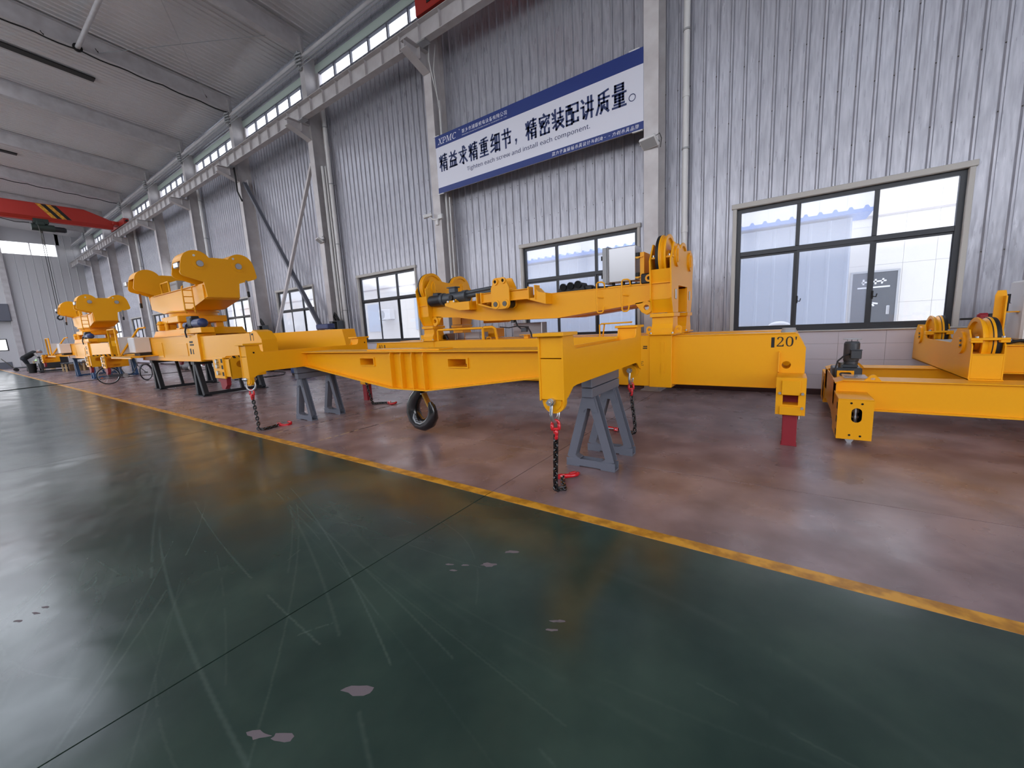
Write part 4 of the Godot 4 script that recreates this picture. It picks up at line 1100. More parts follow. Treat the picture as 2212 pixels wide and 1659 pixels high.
func center_spreader() -> void:
	var t := thing("spreader", "yellow container spreader beside the wall with twin pulley towers and steel cabinet", "spreader", Vector3.ZERO)
	# two long boxes: fixed middle and sliding ends
	for zf in [-5.58, -6.25]:
		var near: bool = zf == -5.58
		var sl := part("middle_box", mb().box(V(-6.0, 0.553, zf - 0.43), V(-1.28, 1.258, zf), 0.006), M.yellow, t)
		part("collar", mb().box(V(-1.57, 0.545, zf - 0.445), V(-1.275, 1.264, zf + 0.014), 0.005), M.yellow, sl)
		part("collar", mb().box(V(-6.03, 0.545, zf - 0.445), V(-5.74, 1.264, zf + 0.014), 0.005), M.yellow, sl)
		if near:
			for y in [1.093, 0.81]:
				part("slot_pad", mb().prism(slot(-1.39, y, 0.02, 0.075), 2, zf + 0.014, zf + 0.022), M.yellow, sl)
				part("slot_pad", mb().prism(slot(-5.88, y, 0.02, 0.075), 2, zf + 0.014, zf + 0.022), M.yellow, sl)
		var zi: float = zf - 0.05
		var e := P2([-1.3, 0.60, 0.17, 0.60, 0.17, 1.07, 0.085, 1.235, -1.3, 1.235])
		var eb := part("sliding_end", mb().prism(e, 2, zi - 0.33, zi, [circ(-0.007, 0.87, 0.045, 18)] if near else []), M.yellow, t)
		part("edge_flange", mb().box(V(-1.3, 1.235, zi - 0.35), V(0.07, 1.248, zi + 0.012), 0.002).box(V(-1.3, 0.588, zi - 0.35), V(-0.1, 0.60, zi + 0.012), 0.002), M.yellow, eb)
		part("corner_gusset", mb().prism(P2([zi, 0.78, zi + 0.05, 0.79, zi + 0.03, 1.02, zi, 1.03]), 0, -0.085, -0.075), M.yellow, eb)
		part("rest_pad", mb().cyl(V(0.0, 1.248, zi - 0.07), V(0.0, 1.275, zi - 0.07), 0.075, -1, 20), M.grey_box, eb)
		if near:
			part("length_mark", mb().box(V(-0.165, 1.075, zi + 0.0005), V(-0.132, 1.195, zi + 0.002)), M.ink, eb)
			digits("20'", 0.155, M.ink, eb, V(-0.117, 1.14, zi + 0.002))
		var l := P2([-5.9, 0.60, -7.66, 0.60, -7.66, 1.08, -7.60, 1.235, -5.9, 1.235])
		var lb := part("sliding_end", mb().prism(l, 2, zi - 0.33, zi), M.yellow, t)
		part("edge_flange", mb().box(V(-7.60, 1.235, zi - 0.35), V(-5.9, 1.248, zi + 0.012), 0.002), M.yellow, lb)
		if near:
			part("length_mark", mb().box(V(-7.35, 1.10, zi + 0.0005), V(-7.32, 1.2, zi + 0.002)), M.ink, lb)
			digits("40", 0.13, M.ink, lb, V(-7.55, 1.15, zi + 0.002))
	corner_box(t, -0.088, 0.182, -5.22, 0.362, 0.775)
	corner_box(t, -7.80, -7.55, -5.24, 0.362, 0.775, true)
	part("corner_box", mb().box(V(-0.088, 0.362, -7.03), V(0.182, 0.775, -6.63), 0.006).box(V(-7.8, 0.362, -7.03), V(-7.55, 0.775, -6.63), 0.006), M.yellow, t)
	part("guide_bolt", mb().cyl(V(0.13, 0.30, -5.32), V(0.13, 0.36, -5.32), 0.012, -1, 8), M.zinc, t)
	part("cross_tie", mb().box(V(-1.55, 0.60, -6.25), V(-1.30, 1.2, -6.01)).box(V(-6.0, 0.6, -6.25), V(-5.75, 1.2, -6.01)).box(V(-3.8, 0.6, -6.25), V(-3.4, 1.2, -6.01)), M.yellow, t)
	part("stencil", mb().box(V(-1.655, 1.10, -5.579), V(-1.60, 1.115, -5.578)).box(V(-1.66, 1.075, -5.579), V(-1.60, 1.09, -5.578)), M.ink, t)
	digits("SIDE", 0.08, M.ink, t, V(-1.83, 0.87, -5.579))
	# arched top frame: two fish-bellied girders between the towers
	for zf in [-5.60, -6.27]:
		var g := P2([-5.76, 1.73, -5.1, 1.70, -4.40, 1.60, -3.0, 1.58, -2.2, 1.66, -1.5, 1.735, -1.5, 1.945, -5.76, 1.945])
		var gp := mb().prism(g, 2, zf - 0.012, zf).prism(g, 2, zf - 0.40, zf - 0.388)
		var gi := part("top_girder", gp, M.yellow, t)
		var bf := mb()
		var bot := [[-5.76, 1.73], [-5.1, 1.70], [-4.40, 1.60], [-3.0, 1.58], [-2.2, 1.66], [-1.5, 1.735]]
		for k in 5: bf.prism(P2([bot[k][0], bot[k][1], bot[k + 1][0], bot[k + 1][1], bot[k + 1][0], bot[k + 1][1] - 0.014, bot[k][0], bot[k][1] - 0.014]), 2, zf - 0.41, zf + 0.01)
		bf.box(V(-5.76, 1.945, zf - 0.41), V(-1.5, 1.957, zf + 0.01))
		part("flange", bf, M.yellow, gi)
	for s in [[-1.61, 1.645, 1], [-5.66, 1.645, -1]]:
		part("eye_plate", mb().prism(P2([s[0] - s[2] * 0.17, 1.72, s[0] + s[2] * 0.13, 1.74, s[0] + s[2] * 0.13, 1.57, s[0], 1.54, s[0] - s[2] * 0.07, 1.58]), 2, -5.62, -5.59, [circ(s[0], 1.64, 0.035, 14)]), M.yellow, t)
		part("eye_boss", mb().ring(V(s[0], 1.64, -5.59), V(s[0], 1.64, -5.57), 0.085, 0.037, 22), M.yellow, t)
	pulley_tower(t, -1.40)
	pulley_tower(t, -5.86)
	# slewing cylinder along the left of the arch
	var ac := part("cylinder", mb().cyl(V(-5.34, 2.03, -5.52), V(-4.78, 2.05, -5.52), 0.095, -1, 22).cyl(V(-5.36, 2.03, -5.52), V(-5.30, 2.03, -5.52), 0.115, -1, 22).cyl(V(-4.83, 2.05, -5.52), V(-4.74, 2.05, -5.52), 0.105, -1, 22), M.motor, t)
	part("motor", mb().cyl(V(-5.66, 2.02, -5.52), V(-5.36, 2.03, -5.52), 0.10, -1, 22).cyl(V(-5.70, 2.02, -5.52), V(-5.66, 2.02, -5.52), 0.07, 0.10, 22).box(V(-5.56, 2.10, -5.58), V(-5.42, 2.16, -5.46), 0.01), M.black_steel, ac)
	var fins := mb()
	for k in 10:
		var a := TAU * k / 10.0
		fins.bar(V(-5.62, 2.02 + sin(a) * 0.10, -5.52 + cos(a) * 0.10), V(-5.38, 2.03 + sin(a) * 0.10, -5.52 + cos(a) * 0.10), 0.006, 0.02, V(0, cos(a), -sin(a)))
	part("cooling_fin", fins, M.black_steel, ac).set_meta("kind", "stuff")
	part("valve_block", mb().box(V(-5.15, 2.13, -5.57), V(-5.0, 2.22, -5.47), 0.008).box(V(-5.18, 2.215, -5.59), V(-4.97, 2.235, -5.45), 0.004), M.motor, ac)
	part("rod", mb().cyl(V(-4.74, 2.05, -5.52), V(-4.05, 2.09, -5.52), 0.045, -1, 14).cyl(V(-4.74, 2.10, -5.50), V(-4.05, 2.14, -5.50), 0.035, -1, 14), M.motor, ac)
	part("port", mb().cyl(V(-5.05, 2.04, -5.43), V(-5.05, 2.04, -5.40), 0.045, -1, 14), M.ink, ac)
	part("cradle", mb().box(V(-5.16, 1.93, -5.58), V(-4.92, 1.985, -5.40), 0.006).box(V(-4.94, 1.93, -5.42), V(-4.92, 2.0, -5.40)), M.yellow, t)
	part("cradle_arm", mb().prism(P2([-5.2, 1.945, -4.62, 1.945, -4.62, 1.80, -4.85, 1.80, -5.2, 1.90]), 2, -5.60, -5.40), M.yellow, t)
	for q in [[-5.10], [-4.96]]: part("bolt", mb().cyl(V(q[0], 1.97, -5.40), V(q[0], 1.97, -5.38), 0.018, -1, 6), M.zinc, t)
	# sliding clamp with two rollers and its rail
	var rail := part("clamp_rail", mb().box(V(-4.33, 1.895, -5.47), V(-3.38, 2.045, -5.42), 0.004).box(V(-4.33, 2.04, -5.50), V(-3.38, 2.052, -5.39), 0.003).box(V(-4.33, 1.888, -5.50), V(-3.38, 1.90, -5.39), 0.003), M.yellow, t)
	for q in [[-4.44, -4.42, 2.06], [-4.345, -4.325, 2.062], [-3.39, -3.37, 2.075], [-3.27, -3.25, 2.09]]:
		part("rail_stop", mb().box(V(q[0], 1.875, -5.53), V(q[1], q[2], -5.38), 0.003), M.yellow, rail)
	part("rail_bracket", mb().prism(P2([-4.44, 1.875, -4.1, 1.78, -4.1, 1.80, -4.44, 1.90]), 2, -5.60, -5.40).prism(P2([-3.38, 1.90, -3.38, 1.875, -3.08, 1.79, -3.08, 1.955, -3.2, 1.98, -3.27, 2.05, -3.27, 1.90]), 2, -5.60, -5.40), M.yellow, rail)
	var cl := [Vector2(-4.09, 1.84)] + arc(-4.02, 1.84, 0.075, 180, 270, 6) + arc(-3.80, 1.84, 0.075, 270, 360, 6) + P2([-3.725, 2.10, -3.80, 2.255]) + arc(-3.83, 2.235, 0.03, 40, 90, 3) + arc(-3.985, 2.235, 0.03, 90, 140, 3) + P2([-4.09, 2.10])
	var c := part("clamp", mb().prism(cl, 2, -5.38, -5.355).prism(cl, 2, -5.58, -5.555), M.yellow, t)
	part("clamp_bridge", mb().box(V(-4.085, 2.06, -5.555), V(-3.73, 2.10, -5.38), 0.004), M.yellow, c)
	for q in [[-4.0, 1.845], [-3.815, 1.845]]:
		part("roller", mb().cyl(V(q[0], q[1], -5.555), V(q[0], q[1], -5.38), 0.07, -1, 20), M.rubber, c)
		part("roller_cap", mb().ring(V(q[0], q[1], -5.355), V(q[0], q[1], -5.343), 0.075, 0.042, 22), M.yellow, c)
		part("axle", mb().cyl(V(q[0], q[1], -5.36), V(q[0], q[1], -5.335), 0.040, -1, 16), M.axle, c)
	for q in [[-3.985, 2.205], [-3.83, 2.215]]:
		part("eye_ring", mb().ring(V(q[0], q[1], -5.355), V(q[0], q[1], -5.335), 0.052, 0.027, 20), M.yellow, c)
		part("eye_hole", mb().cyl(V(q[0], q[1], -5.354), V(q[0], q[1], -5.35), 0.027, -1, 16), M.hole, c)
	# black hose guide on top of the arch
	var hg := part("lamp_cluster", mb().prism(P2([-3.02, 1.96, -2.95, 2.05, -2.60, 2.075, -2.55, 1.97]), 2, -5.85, -5.66), M.cable, t)
	for k in 3: part("lens", mb().cyl(V(-2.90 + k * 0.125, 2.035 + k * 0.01, -5.66), V(-2.90 + k * 0.125, 2.03 + k * 0.01, -5.63), 0.055, -1, 16), M.black_gloss, hg)
	part("lamp_bracket", mb().box(V(-2.62, 1.957, -5.82), V(-2.46, 2.03, -5.7), 0.01).bar(V(-2.5, 1.97, -5.75), V(-2.36, 1.97, -5.75), 0.03, 0.03), M.cable, hg)
	part("cable", mb().tube([V(-2.48, 1.99, -5.78), V(-2.30, 1.975, -5.78), V(-2.0, 1.975, -5.78), V(-1.56, 1.98, -5.78)], 0.022, 8), M.cable, t)
	# steel control cabinet on rubber mounts
	var cab := part("cabinet", mb().box(V(-2.24, 2.03, -6.0), V(-1.80, 2.51, -5.72), 0.008), M.stainless, t)
	part("cabinet_rim", mb().box(V(-2.28, 2.02, -5.99), V(-2.215, 2.53, -5.70), 0.006).box(V(-2.205, 2.015, -5.99), V(-2.195, 2.54, -5.69), 0.003), M.grey_box, cab)
	part("hinge", mb().cyl(V(-2.30, 2.36, -5.74), V(-2.30, 2.42, -5.74), 0.015, -1, 8).cyl(V(-2.30, 2.1, -5.74), V(-2.30, 2.16, -5.74), 0.015, -1, 8), M.cable, cab)
	part("cabinet_stand", mb().box(V(-1.74, 1.957, -6.0), V(-1.68, 2.40, -5.72), 0.004).box(V(-2.20, 1.957, -6.0), V(-1.70, 1.975, -5.70)).box(V(-1.80, 2.33, -5.78), V(-1.70, 2.345, -5.70)).box(V(-1.80, 2.06, -5.78), V(-1.70, 2.075, -5.70)), M.yellow, cab)
	for y in [2.345, 2.075]:
		part("rubber_mount", mb().cyl(V(-1.77, y, -5.74), V(-1.77, y + 0.055, -5.74), 0.032, -1, 14), M.rubber, cab)
		part("washer", mb().cyl(V(-1.77, y - 0.025, -5.74), V(-1.77, y, -5.74), 0.036, -1, 14), M.brass, cab)
	for q in [[-2.15], [-2.0], [-1.9]]: part("cable_gland", mb().cyl(V(q[0], 1.97, -5.80), V(q[0], 2.03, -5.80), 0.02, -1, 10), M.cable, cab)
	part("junction_box", mb().box(V(-1.70, 1.96, -5.78), V(-1.56, 2.10, -5.62), 0.015), M.cable, t)
	part("junction_eye", mb().ring(V(-1.585, 2.03, -5.62), V(-1.585, 2.03, -5.60), 0.05, 0.025, 16), M.yellow, t)
	# step irons
	for x in [-2.30, -1.93]:
		rounded_handle(t, "step_iron", [V(x + 0.10, 1.95, -5.58), V(x + 0.10, 2.02, -5.55), V(x + 0.08, 2.035, -5.52), V(x + 0.02, 2.035, -5.52), V(x, 2.015, -5.52), V(x, 1.63, -5.52), V(x + 0.02, 1.605, -5.52), V(x + 0.07, 1.605, -5.52), V(x + 0.09, 1.62, -5.52), V(x + 0.09, 1.69, -5.56)], 0.011, M.yellow)
		part("step_rung", mb().cyl(V(x, 1.83, -5.52), V(x + 0.07, 1.82, -5.60), 0.008, -1, 8), M.yellow, t)
	# guard rails and control boxes on the middle box
	rounded_handle(t, "guard_rail", [V(-5.66, 1.262, -5.62), V(-5.66, 1.45, -5.62), V(-5.63, 1.468, -5.62), V(-4.52, 1.468, -5.62)], 0.022, M.yellow)
	rounded_handle(t, "guard_rail", [V(-4.505, 1.26, -5.60), V(-4.505, 1.44, -5.60), V(-4.47, 1.475, -5.60), V(-4.29, 1.475, -5.60), V(-4.25, 1.45, -5.62), V(-4.24, 1.262, -5.66)], 0.026, M.yellow)
	rounded_handle(t, "hand_rail", [V(-2.297, 1.26, -5.60), V(-2.297, 1.43, -5.60), V(-2.27, 1.445, -5.60), V(-1.89, 1.45, -5.60), V(-1.87, 1.45, -5.75)], 0.011, M.yellow)
	part("hand_rail", mb().bar(V(-2.29, 1.26, -5.70), V(-2.23, 1.44, -5.62), 0.02, 0.008), M.yellow, t)
	for q in [[-5.86, -5.50], [-5.30, -4.87]]:
		var bx := part("control_box", mb().box(V(q[0], 1.27, -6.22), V(q[1], 1.39, -6.0), 0.006).box(V(q[0] + 0.01, 1.05, -6.21), V(q[1] - 0.01, 1.27, -6.01), 0.006), M.stainless, t)
		part("box_edge", mb().box(V(q[1] - 0.05, 1.05, -6.0), V(q[1] - 0.035, 1.39, -5.985)), M.grey_box, bx)
	part("cable", mb().tube([V(-5.72, 1.27, -5.85), V(-5.66, 1.35, -5.80), V(-5.60, 1.36, -5.78), V(-5.57, 1.27, -5.80)], 0.03, 8), M.cable, t)
	part("hook_frame", mb().tube([V(-4.45, 1.26, -5.63), V(-4.45, 1.30, -5.63), V(-4.36, 1.30, -5.63), V(-4.36, 1.26, -5.63)], 0.010, 6), M.yellow, t)
	# sensors and cables under the arch
	var sn := part("sensor", mb().box(V(-3.92, 1.53, -5.70), V(-3.86, 1.59, -5.64), 0.006).box(V(-3.72, 1.37, -5.72), V(-3.62, 1.44, -5.64), 0.006), M.motor, t)
	part("sensor_plate", mb().box(V(-3.96, 1.56, -5.72), V(-3.88, 1.62, -5.66), 0.004).box(V(-3.68, 1.258, -5.74), V(-3.60, 1.32, -5.66), 0.004).box(V(-3.74, 1.315, -5.76), V(-3.54, 1.325, -5.62)), M.yellow, sn)
	part("cable", mb().tube([V(-3.86, 1.60, -5.68), V(-3.80, 1.48, -5.66), V(-3.72, 1.42, -5.66), V(-3.6, 1.44, -5.68), V(-3.55, 1.36, -5.68), V(-3.52, 1.27, -5.68)], 0.014, 8).tube([V(-4.2, 1.47, -5.70), V(-4.0, 1.45, -5.70), V(-3.85, 1.47, -5.70), V(-3.6, 1.45, -5.70)], 0.010, 6), M.cable, t)
	part("control_box", mb().box(V(-4.15, 1.28, -6.24), V(-3.55, 1.52, -6.05), 0.008), M.stainless, t)
	part("button_box", mb().box(V(-6.1, 1.52, -7.0), V(-5.9, 1.68, -6.9), 0.01), M.grey_box, t)
	part("sliding_pad", mb().box(V(-5.05, 1.556, -6.60), V(-4.60, 1.66, -6.30), 0.01).box(V(-5.1, 1.27, -6.6), V(-4.75, 1.45, -6.35), 0.01), M.yellow, t)
	part("side_block", mb().box(V(-6.15, 1.262, -5.88), V(-5.92, 1.38, -5.62), 0.006), M.yellow, t)
	# red props it stands on
	for q in [[0.05, "dark red steel post under the right front corner of the center spreader"], [-7.70, "dark red steel post under the left front corner, beyond the left trestle"], [0.05, "dark red steel post under the right rear corner of the center spreader"], [-7.70, "dark red steel post under the left rear corner of the center spreader"]]:
		var r := thing("support_post", q[1], "post", V(q[0], 0, -5.33 if q[1].contains("front") else -6.84))
		part("post", mb().box(V(-0.068, 0.0, -0.068), V(0.068, 0.37, 0.068), 0.006), M.red_steel, r)
		part("base_plate", mb().box(V(-0.075, 0.0, -0.075), V(0.075, 0.012, 0.075), 0.003), M.red_steel, r)
func right_spreader() -> void:
	var t := thing("low_spreader", "yellow low spreader frame at the right edge, with a grey motor on its corner", "spreader", Vector3.ZERO)
	var x0 := 0.49
	for zf in [-6.02, -7.33]:
		var b := P2([x0, 0.325, 4.6, 0.325, 4.6, 0.645, x0 + 0.07, 0.645, x0, 0.615])
		var g := part("side_girder", mb().prism(b, 2, zf - 0.30, zf - 0.012), M.yellow, t)
		part("flange", mb().box(V(x0 + 0.06, 0.645, zf - 0.33), V(4.6, 0.657, zf + 0.02), 0.002).box(V(x0 + 0.3, 0.305, zf - 0.33), V(4.6, 0.325, zf + 0.02), 0.002).prism(P2([x0 - 0.01, 0.615, x0 + 0.06, 0.645, x0 + 0.06, 0.657, x0 - 0.01, 0.628]), 2, zf - 0.33, zf + 0.02), M.yellow, g)
		var ey := P2([x0 + 0.25, 0.657]) + [Vector2(x0 + 0.29, 0.70)] + arc(x0 + 0.325, 0.685, 0.04, 140, 40, 6) + P2([x0 + 0.40, 0.657])
		part("lifting_eye", mb().prism(ey, 2, zf - 0.02, zf + 0.005, [slot(x0 + 0.325, 0.678, 0.022, 0.013)]), M.yellow, g)
		# corner casting with an oval window and the locking pin below
		var zc: float = -5.51 if zf == -6.02 else -7.65
		var zl: float = zc - 0.51 if zf == -6.02 else zc
		var c := part("corner_box", mb().prism(rect(x0 - 0.012, 0.075, x0 + 0.285, 0.51), 2, zc - 0.012, zc, [slot(x0 + 0.15, 0.345, 0.044, 0.080)]), M.yellow, t)
		part("box_shell", mb().box(V(x0 - 0.012, 0.075, zc - 0.5), V(x0, 0.51, zc - 0.012)).box(V(x0 + 0.272, 0.075, zc - 0.5), V(x0 + 0.285, 0.51, zc - 0.012)).box(V(x0, 0.075, zc - 0.5), V(x0 + 0.272, 0.088, zc - 0.012)).box(V(x0 - 0.012, 0.51, zc - 0.54), V(x0 + 0.285, 0.522, zc + 0.004), 0.003), M.yellow, c)
		part("pocket_wall", mb().box(V(x0, 0.09, zc - 0.3), V(x0 + 0.27, 0.5, zc - 0.28)), M.hole, c)
		for q in [[0.10, 0.476], [0.19, 0.473], [0.10, 0.123], [0.19, 0.118]]:
			part("bolt_hole", mb().cyl(V(x0 + q[0], q[1], zc), V(x0 + q[0], q[1], zc + 0.002), 0.011, -1, 12), M.hole, c)
		part("lock_shaft", mb().cyl(V(x0 + 0.15, 0.25, zc - 0.10), V(x0 + 0.15, 0.44, zc - 0.10), 0.018, -1, 12).cyl(V(x0 + 0.15, 0.36, zc - 0.10), V(x0 + 0.15, 0.40, zc - 0.10), 0.032, -1, 6).cyl(V(x0 + 0.15, 0.30, zc - 0.10), V(x0 + 0.15, 0.32, zc - 0.10), 0.03, -1, 10), M.zinc, c)
		part("twist_lock", mb().prism(P2([x0 + 0.08, 0.055, x0 + 0.155, 0.055, x0 + 0.155, 0.035, x0 + 0.135, 0.0, x0 + 0.10, 0.0, x0 + 0.08, 0.035]), 2, zc - 0.26, zc - 0.14).cyl(V(x0 + 0.118, 0.05, zc - 0.2), V(x0 + 0.118, 0.08, zc - 0.2), 0.03, -1, 12), M.zinc, c)
		var st := mb()
		for k in 3: st.prism([Vector2(zc - 0.02, 0.10 + k * 0.15), Vector2(zc - 0.10, 0.10 + k * 0.15), Vector2(zc - 0.10, 0.17 + k * 0.15), Vector2(zc - 0.02, 0.17 + k * 0.15)], 0, x0 - 0.014, x0 - 0.0115)
		part("hazard_stripe", st, M.ink, c)
	part("end_girder", mb().prism(P2([-5.98, 0.075, -5.98, 0.62, -7.7, 0.62, -7.7, 0.12, -7.3, 0.20, -6.5, 0.20]), 0, x0 + 0.0, x0 + 0.012), M.yellow, t)
	part("end_girder", mb().box(V(x0 + 0.012, 0.30, -7.33), V(x0 + 0.30, 0.60, -6.32)), M.yellow, t)
	part("end_hook", mb().box(V(x0 - 0.012, 0.12, -7.9), V(x0 + 0.1, 0.4, -7.65), 0.01), M.yellow, t)
	# motor with gearbox
	var gb := part("gearbox", mb().box(V(0.50, 0.60, -7.05), V(0.80, 0.72, -6.70), 0.012).box(V(0.58, 0.72, -7.0), V(0.76, 0.76, -6.75), 0.01), M.motor, t)
	part("motor", mb().lathe([[0.0, 0.76], [0.075, 0.76], [0.075, 0.80], [0.082, 0.81], [0.082, 1.03], [0.070, 1.055], [0.0, 1.06]], V(0.69, 0, -6.82), Vector3.UP, 24), M.motor, gb)
	part("terminal_box", mb().box(V(0.67, 0.84, -6.75), V(0.78, 0.95, -6.68), 0.008).box(V(0.665, 0.948, -6.755), V(0.785, 0.958, -6.675), 0.002), M.motor, gb)
	part("rain_cap", mb().cyl(V(0.69, 1.085, -6.82), V(0.69, 1.092, -6.82), 0.095, -1, 24).cyl(V(0.64, 1.05, -6.80), V(0.64, 1.09, -6.80), 0.006, -1, 6).cyl(V(0.74, 1.05, -6.80), V(0.74, 1.09, -6.80), 0.006, -1, 6).cyl(V(0.69, 1.05, -6.87), V(0.69, 1.09, -6.87), 0.006, -1, 6), M.grey_box, gb)
	part("cable", mb().tube([V(0.665, 0.90, -6.72), V(0.61, 0.89, -6.66), V(0.54, 0.82, -6.60), V(0.515, 0.72, -6.56), V(0.52, 0.62, -6.54)], 0.010, 8), M.cable, gb)
	part("gear_cover", mb().prism(rect(0.535, 0.61, 0.705, 0.70), 2, -6.58, -6.56, [slot(0.62, 0.655, 0.062, 0.025)]), M.yellow, t)
	part("gear_cover_back", mb().box(V(0.54, 0.60, -6.7), V(0.70, 0.70, -6.60), 0.006), M.motor, t)
	part("valve", mb().cyl(V(0.59, 0.72, -6.78), V(0.59, 0.77, -6.78), 0.03, -1, 12).cyl(V(0.59, 0.77, -6.78), V(0.59, 0.785, -6.78), 0.038, -1, 8), M.axle, gb)
	part("plastic_sheet", mb().prism(P2([0.57, 0.665, 0.80, 0.665, 0.79, 0.672, 0.70, 0.668, 0.58, 0.674]), 2, -6.45, -6.12), M.sheet_film, t)
	# pulley carrier lying across the frame
	var p := thing("pulley_carrier", "yellow pulley carrier with two black-rimmed sheaves at the right edge", "pulley block", V(1.615, 0.0, -6.26))
	var y0 := 0.662
	var side := P2([0.0, y0, 0.0, 1.02, -0.13, 1.195, -0.49, 1.19, -0.62, 1.11]) + arc(-0.70, 1.10, 0.08, 0, -80, 5) + P2([-1.67, 1.01]) + arc(-1.70, 1.09, 0.08, 290, 200, 5) + P2([-1.875, 1.20, -2.25, 1.19, -2.40, 1.02, -2.41, y0])
	var cr := part("carrier_side", mb().prism(side, 0, -0.006, 0.006).prism(side, 0, 0.228, 0.24), M.yellow, p)
	part("end_plate", mb().box(V(0.006, y0 + 0.012, -0.012), V(0.228, 0.935, 0.0), 0.002).box(V(-0.006, y0 - 0.004, -2.41), V(0.245, y0 + 0.01, 0.012), 0.002).box(V(0.006, 0.93, -0.30), V(0.228, 0.942, 0.0)), M.yellow, p)
	part("deck_plate", mb().box(V(0.006, 0.99, -1.62), V(0.228, 1.0, -0.72)), M.grey_box, p)
	var sh := sheave_mesh(0.275, 0.05)
	var ty := tyre_mesh(0.27, 0.032)
	for z in [-0.31, -2.05]:
		var s := part("sheave", sh, M.yellow, p, V(0.13, 1.045, z))
		part("rope_liner", ty, M.rubber, s, V(0.055, 0, 0))
		for e in [[-0.006, -1], [0.24, 1]]:
			part("axle_boss", mb().cyl(V(e[0], 1.045, z), V(e[0] + e[1] * 0.02, 1.045, z), 0.125, -1, 26).box(V(e[0] + e[1] * 0.026 - 0.006, 0.99, z - 0.02), V(e[0] + e[1] * 0.026 + 0.006, 1.10, z + 0.05), 0.003), M.yellow, cr)
			part("bolt", mb().cyl(V(e[0] + e[1] * 0.02, 1.07, z + 0.06), V(e[0] + e[1] * 0.032, 1.07, z + 0.06), 0.014, -1, 6).cyl(V(e[0] + e[1] * 0.02, 1.02, z + 0.07), V(e[0] + e[1] * 0.032, 1.02, z + 0.07), 0.014, -1, 6), M.axle, cr)
	for z in [-0.02, -1.76]:
		part("rope_guard", mb().box(V(-0.02, 1.085, z - 0.03), V(0.26, 1.11, z + 0.03), 0.005).box(V(-0.02, 1.06, z - 0.03), V(0.07, 1.085, z + 0.03), 0.004).box(V(0.19, 1.06, z - 0.03), V(0.26, 1.085, z + 0.03), 0.004), M.yellow, p)
		for x in [0.03, 0.215]: part("bolt", mb().cyl(V(x, 1.11, z), V(x, 1.128, z), 0.016, -1, 6), M.zinc, p)
	part("rear_bracket", mb().prism(P2([0.02, 1.10, 0.235, 1.10, 0.235, 1.15, 0.21, 1.19, 0.02, 1.19]), 2, -0.62, -0.60), M.yellow, p)
	part("hose_post", mb().prism(P2([0.235, 1.12, 0.30, 1.12, 0.32, 1.55, 0.31, 1.60, 0.25, 1.60, 0.235, 1.55]), 2, -0.44, -0.425).box(V(0.295, 1.12, -0.44), V(0.31, 1.54, -0.36), 0.003), M.yellow, p)
	# cross girder that it is bolted to, heading right
	part("cross_girder", mb().box(V(0.24, 0.672, -1.0), V(2.9, 0.975, -0.66), 0.004), M.yellow, p)
	part("cross_flange", mb().box(V(0.24, 0.975, -1.03), V(2.9, 0.99, -0.63), 0.002).box(V(0.24, 0.658, -1.03), V(2.9, 0.672, -0.63), 0.002), M.yellow, p)
	part("cable", mb().tube([V(0.45, 1.0, -0.75), V(0.55, 1.03, -0.72), V(0.75, 1.0, -0.70), V(1.1, 0.995, -0.72)], 0.018, 8), M.cable, p)
	# white cabinet on the wall side, wrapped in film
	var c := thing("cabinet", "white wrapped cabinet at the right edge in front of the ribbed wall", "cabinet", V(2.62, 0.99, -7.25))
	part("cabinet_body", mb().box(V(-0.42, 0.03, -0.3), V(0.6, 0.72, 0.12), 0.02), M.white_plastic, c)
	part("film", mb().box(V(-0.34, 0.02, 0.10), V(0.61, 0.73, 0.135), 0.012), M.wrap, c)
	part("foot_rail", mb().box(V(-0.38, 0.0, -0.2), V(0.6, 0.03, 0.1), 0.004), M.axle, c)
	part("lifting_ball", mb().ball(V(-0.26, 0.76, 0.03), V(0.028, 0.034, 0.028), 12, 8), M.zinc, c)
	part("vibration_mount", mb().cyl(V(-0.54, 0.37, -0.02), V(-0.54, 0.46, -0.02), 0.045, -1, 16).cyl(V(-0.54, 0.46, -0.02), V(-0.54, 0.47, -0.02), 0.065, 0.05, 16).cyl(V(-0.50, 0.47, -0.02), V(-0.50, 0.57, -0.02), 0.014, -1, 8), M.rubber, c)
	part("mount_plate", mb().box(V(-0.60, 0.355, -0.08), V(-0.42, 0.368, 0.04), 0.003), M.yellow, c)
	var r := part("hydraulic_valve", mb().box(V(-0.78, 0.10, -0.05), V(-0.64, 0.18, 0.02), 0.02).box(V(-0.76, 0.0, -0.05), V(-0.66, 0.34, 0.02), 0.02).box(V(-0.84, 0.14, -0.045), V(-0.72, 0.02, 0.0), 0.02), M.red_steel, c, V(0.02, 0.02, 0))
	part("valve_body", mb().box(V(-0.68, -0.02, -0.06), V(-0.56, 0.33, 0.02), 0.01), M.rubber, r)
	part("valve_lever", mb().cyl(V(-0.90, 0.275, -0.01), V(-0.72, 0.275, -0.01), 0.013, -1, 8), M.rubber, r)
	part("valve_label", mb().box(V(-0.655, 0.19, 0.02), V(-0.60, 0.25, 0.023)).box(V(-0.655, 0.04, 0.02), V(-0.60, 0.10, 0.023)), M.white_plastic, r)

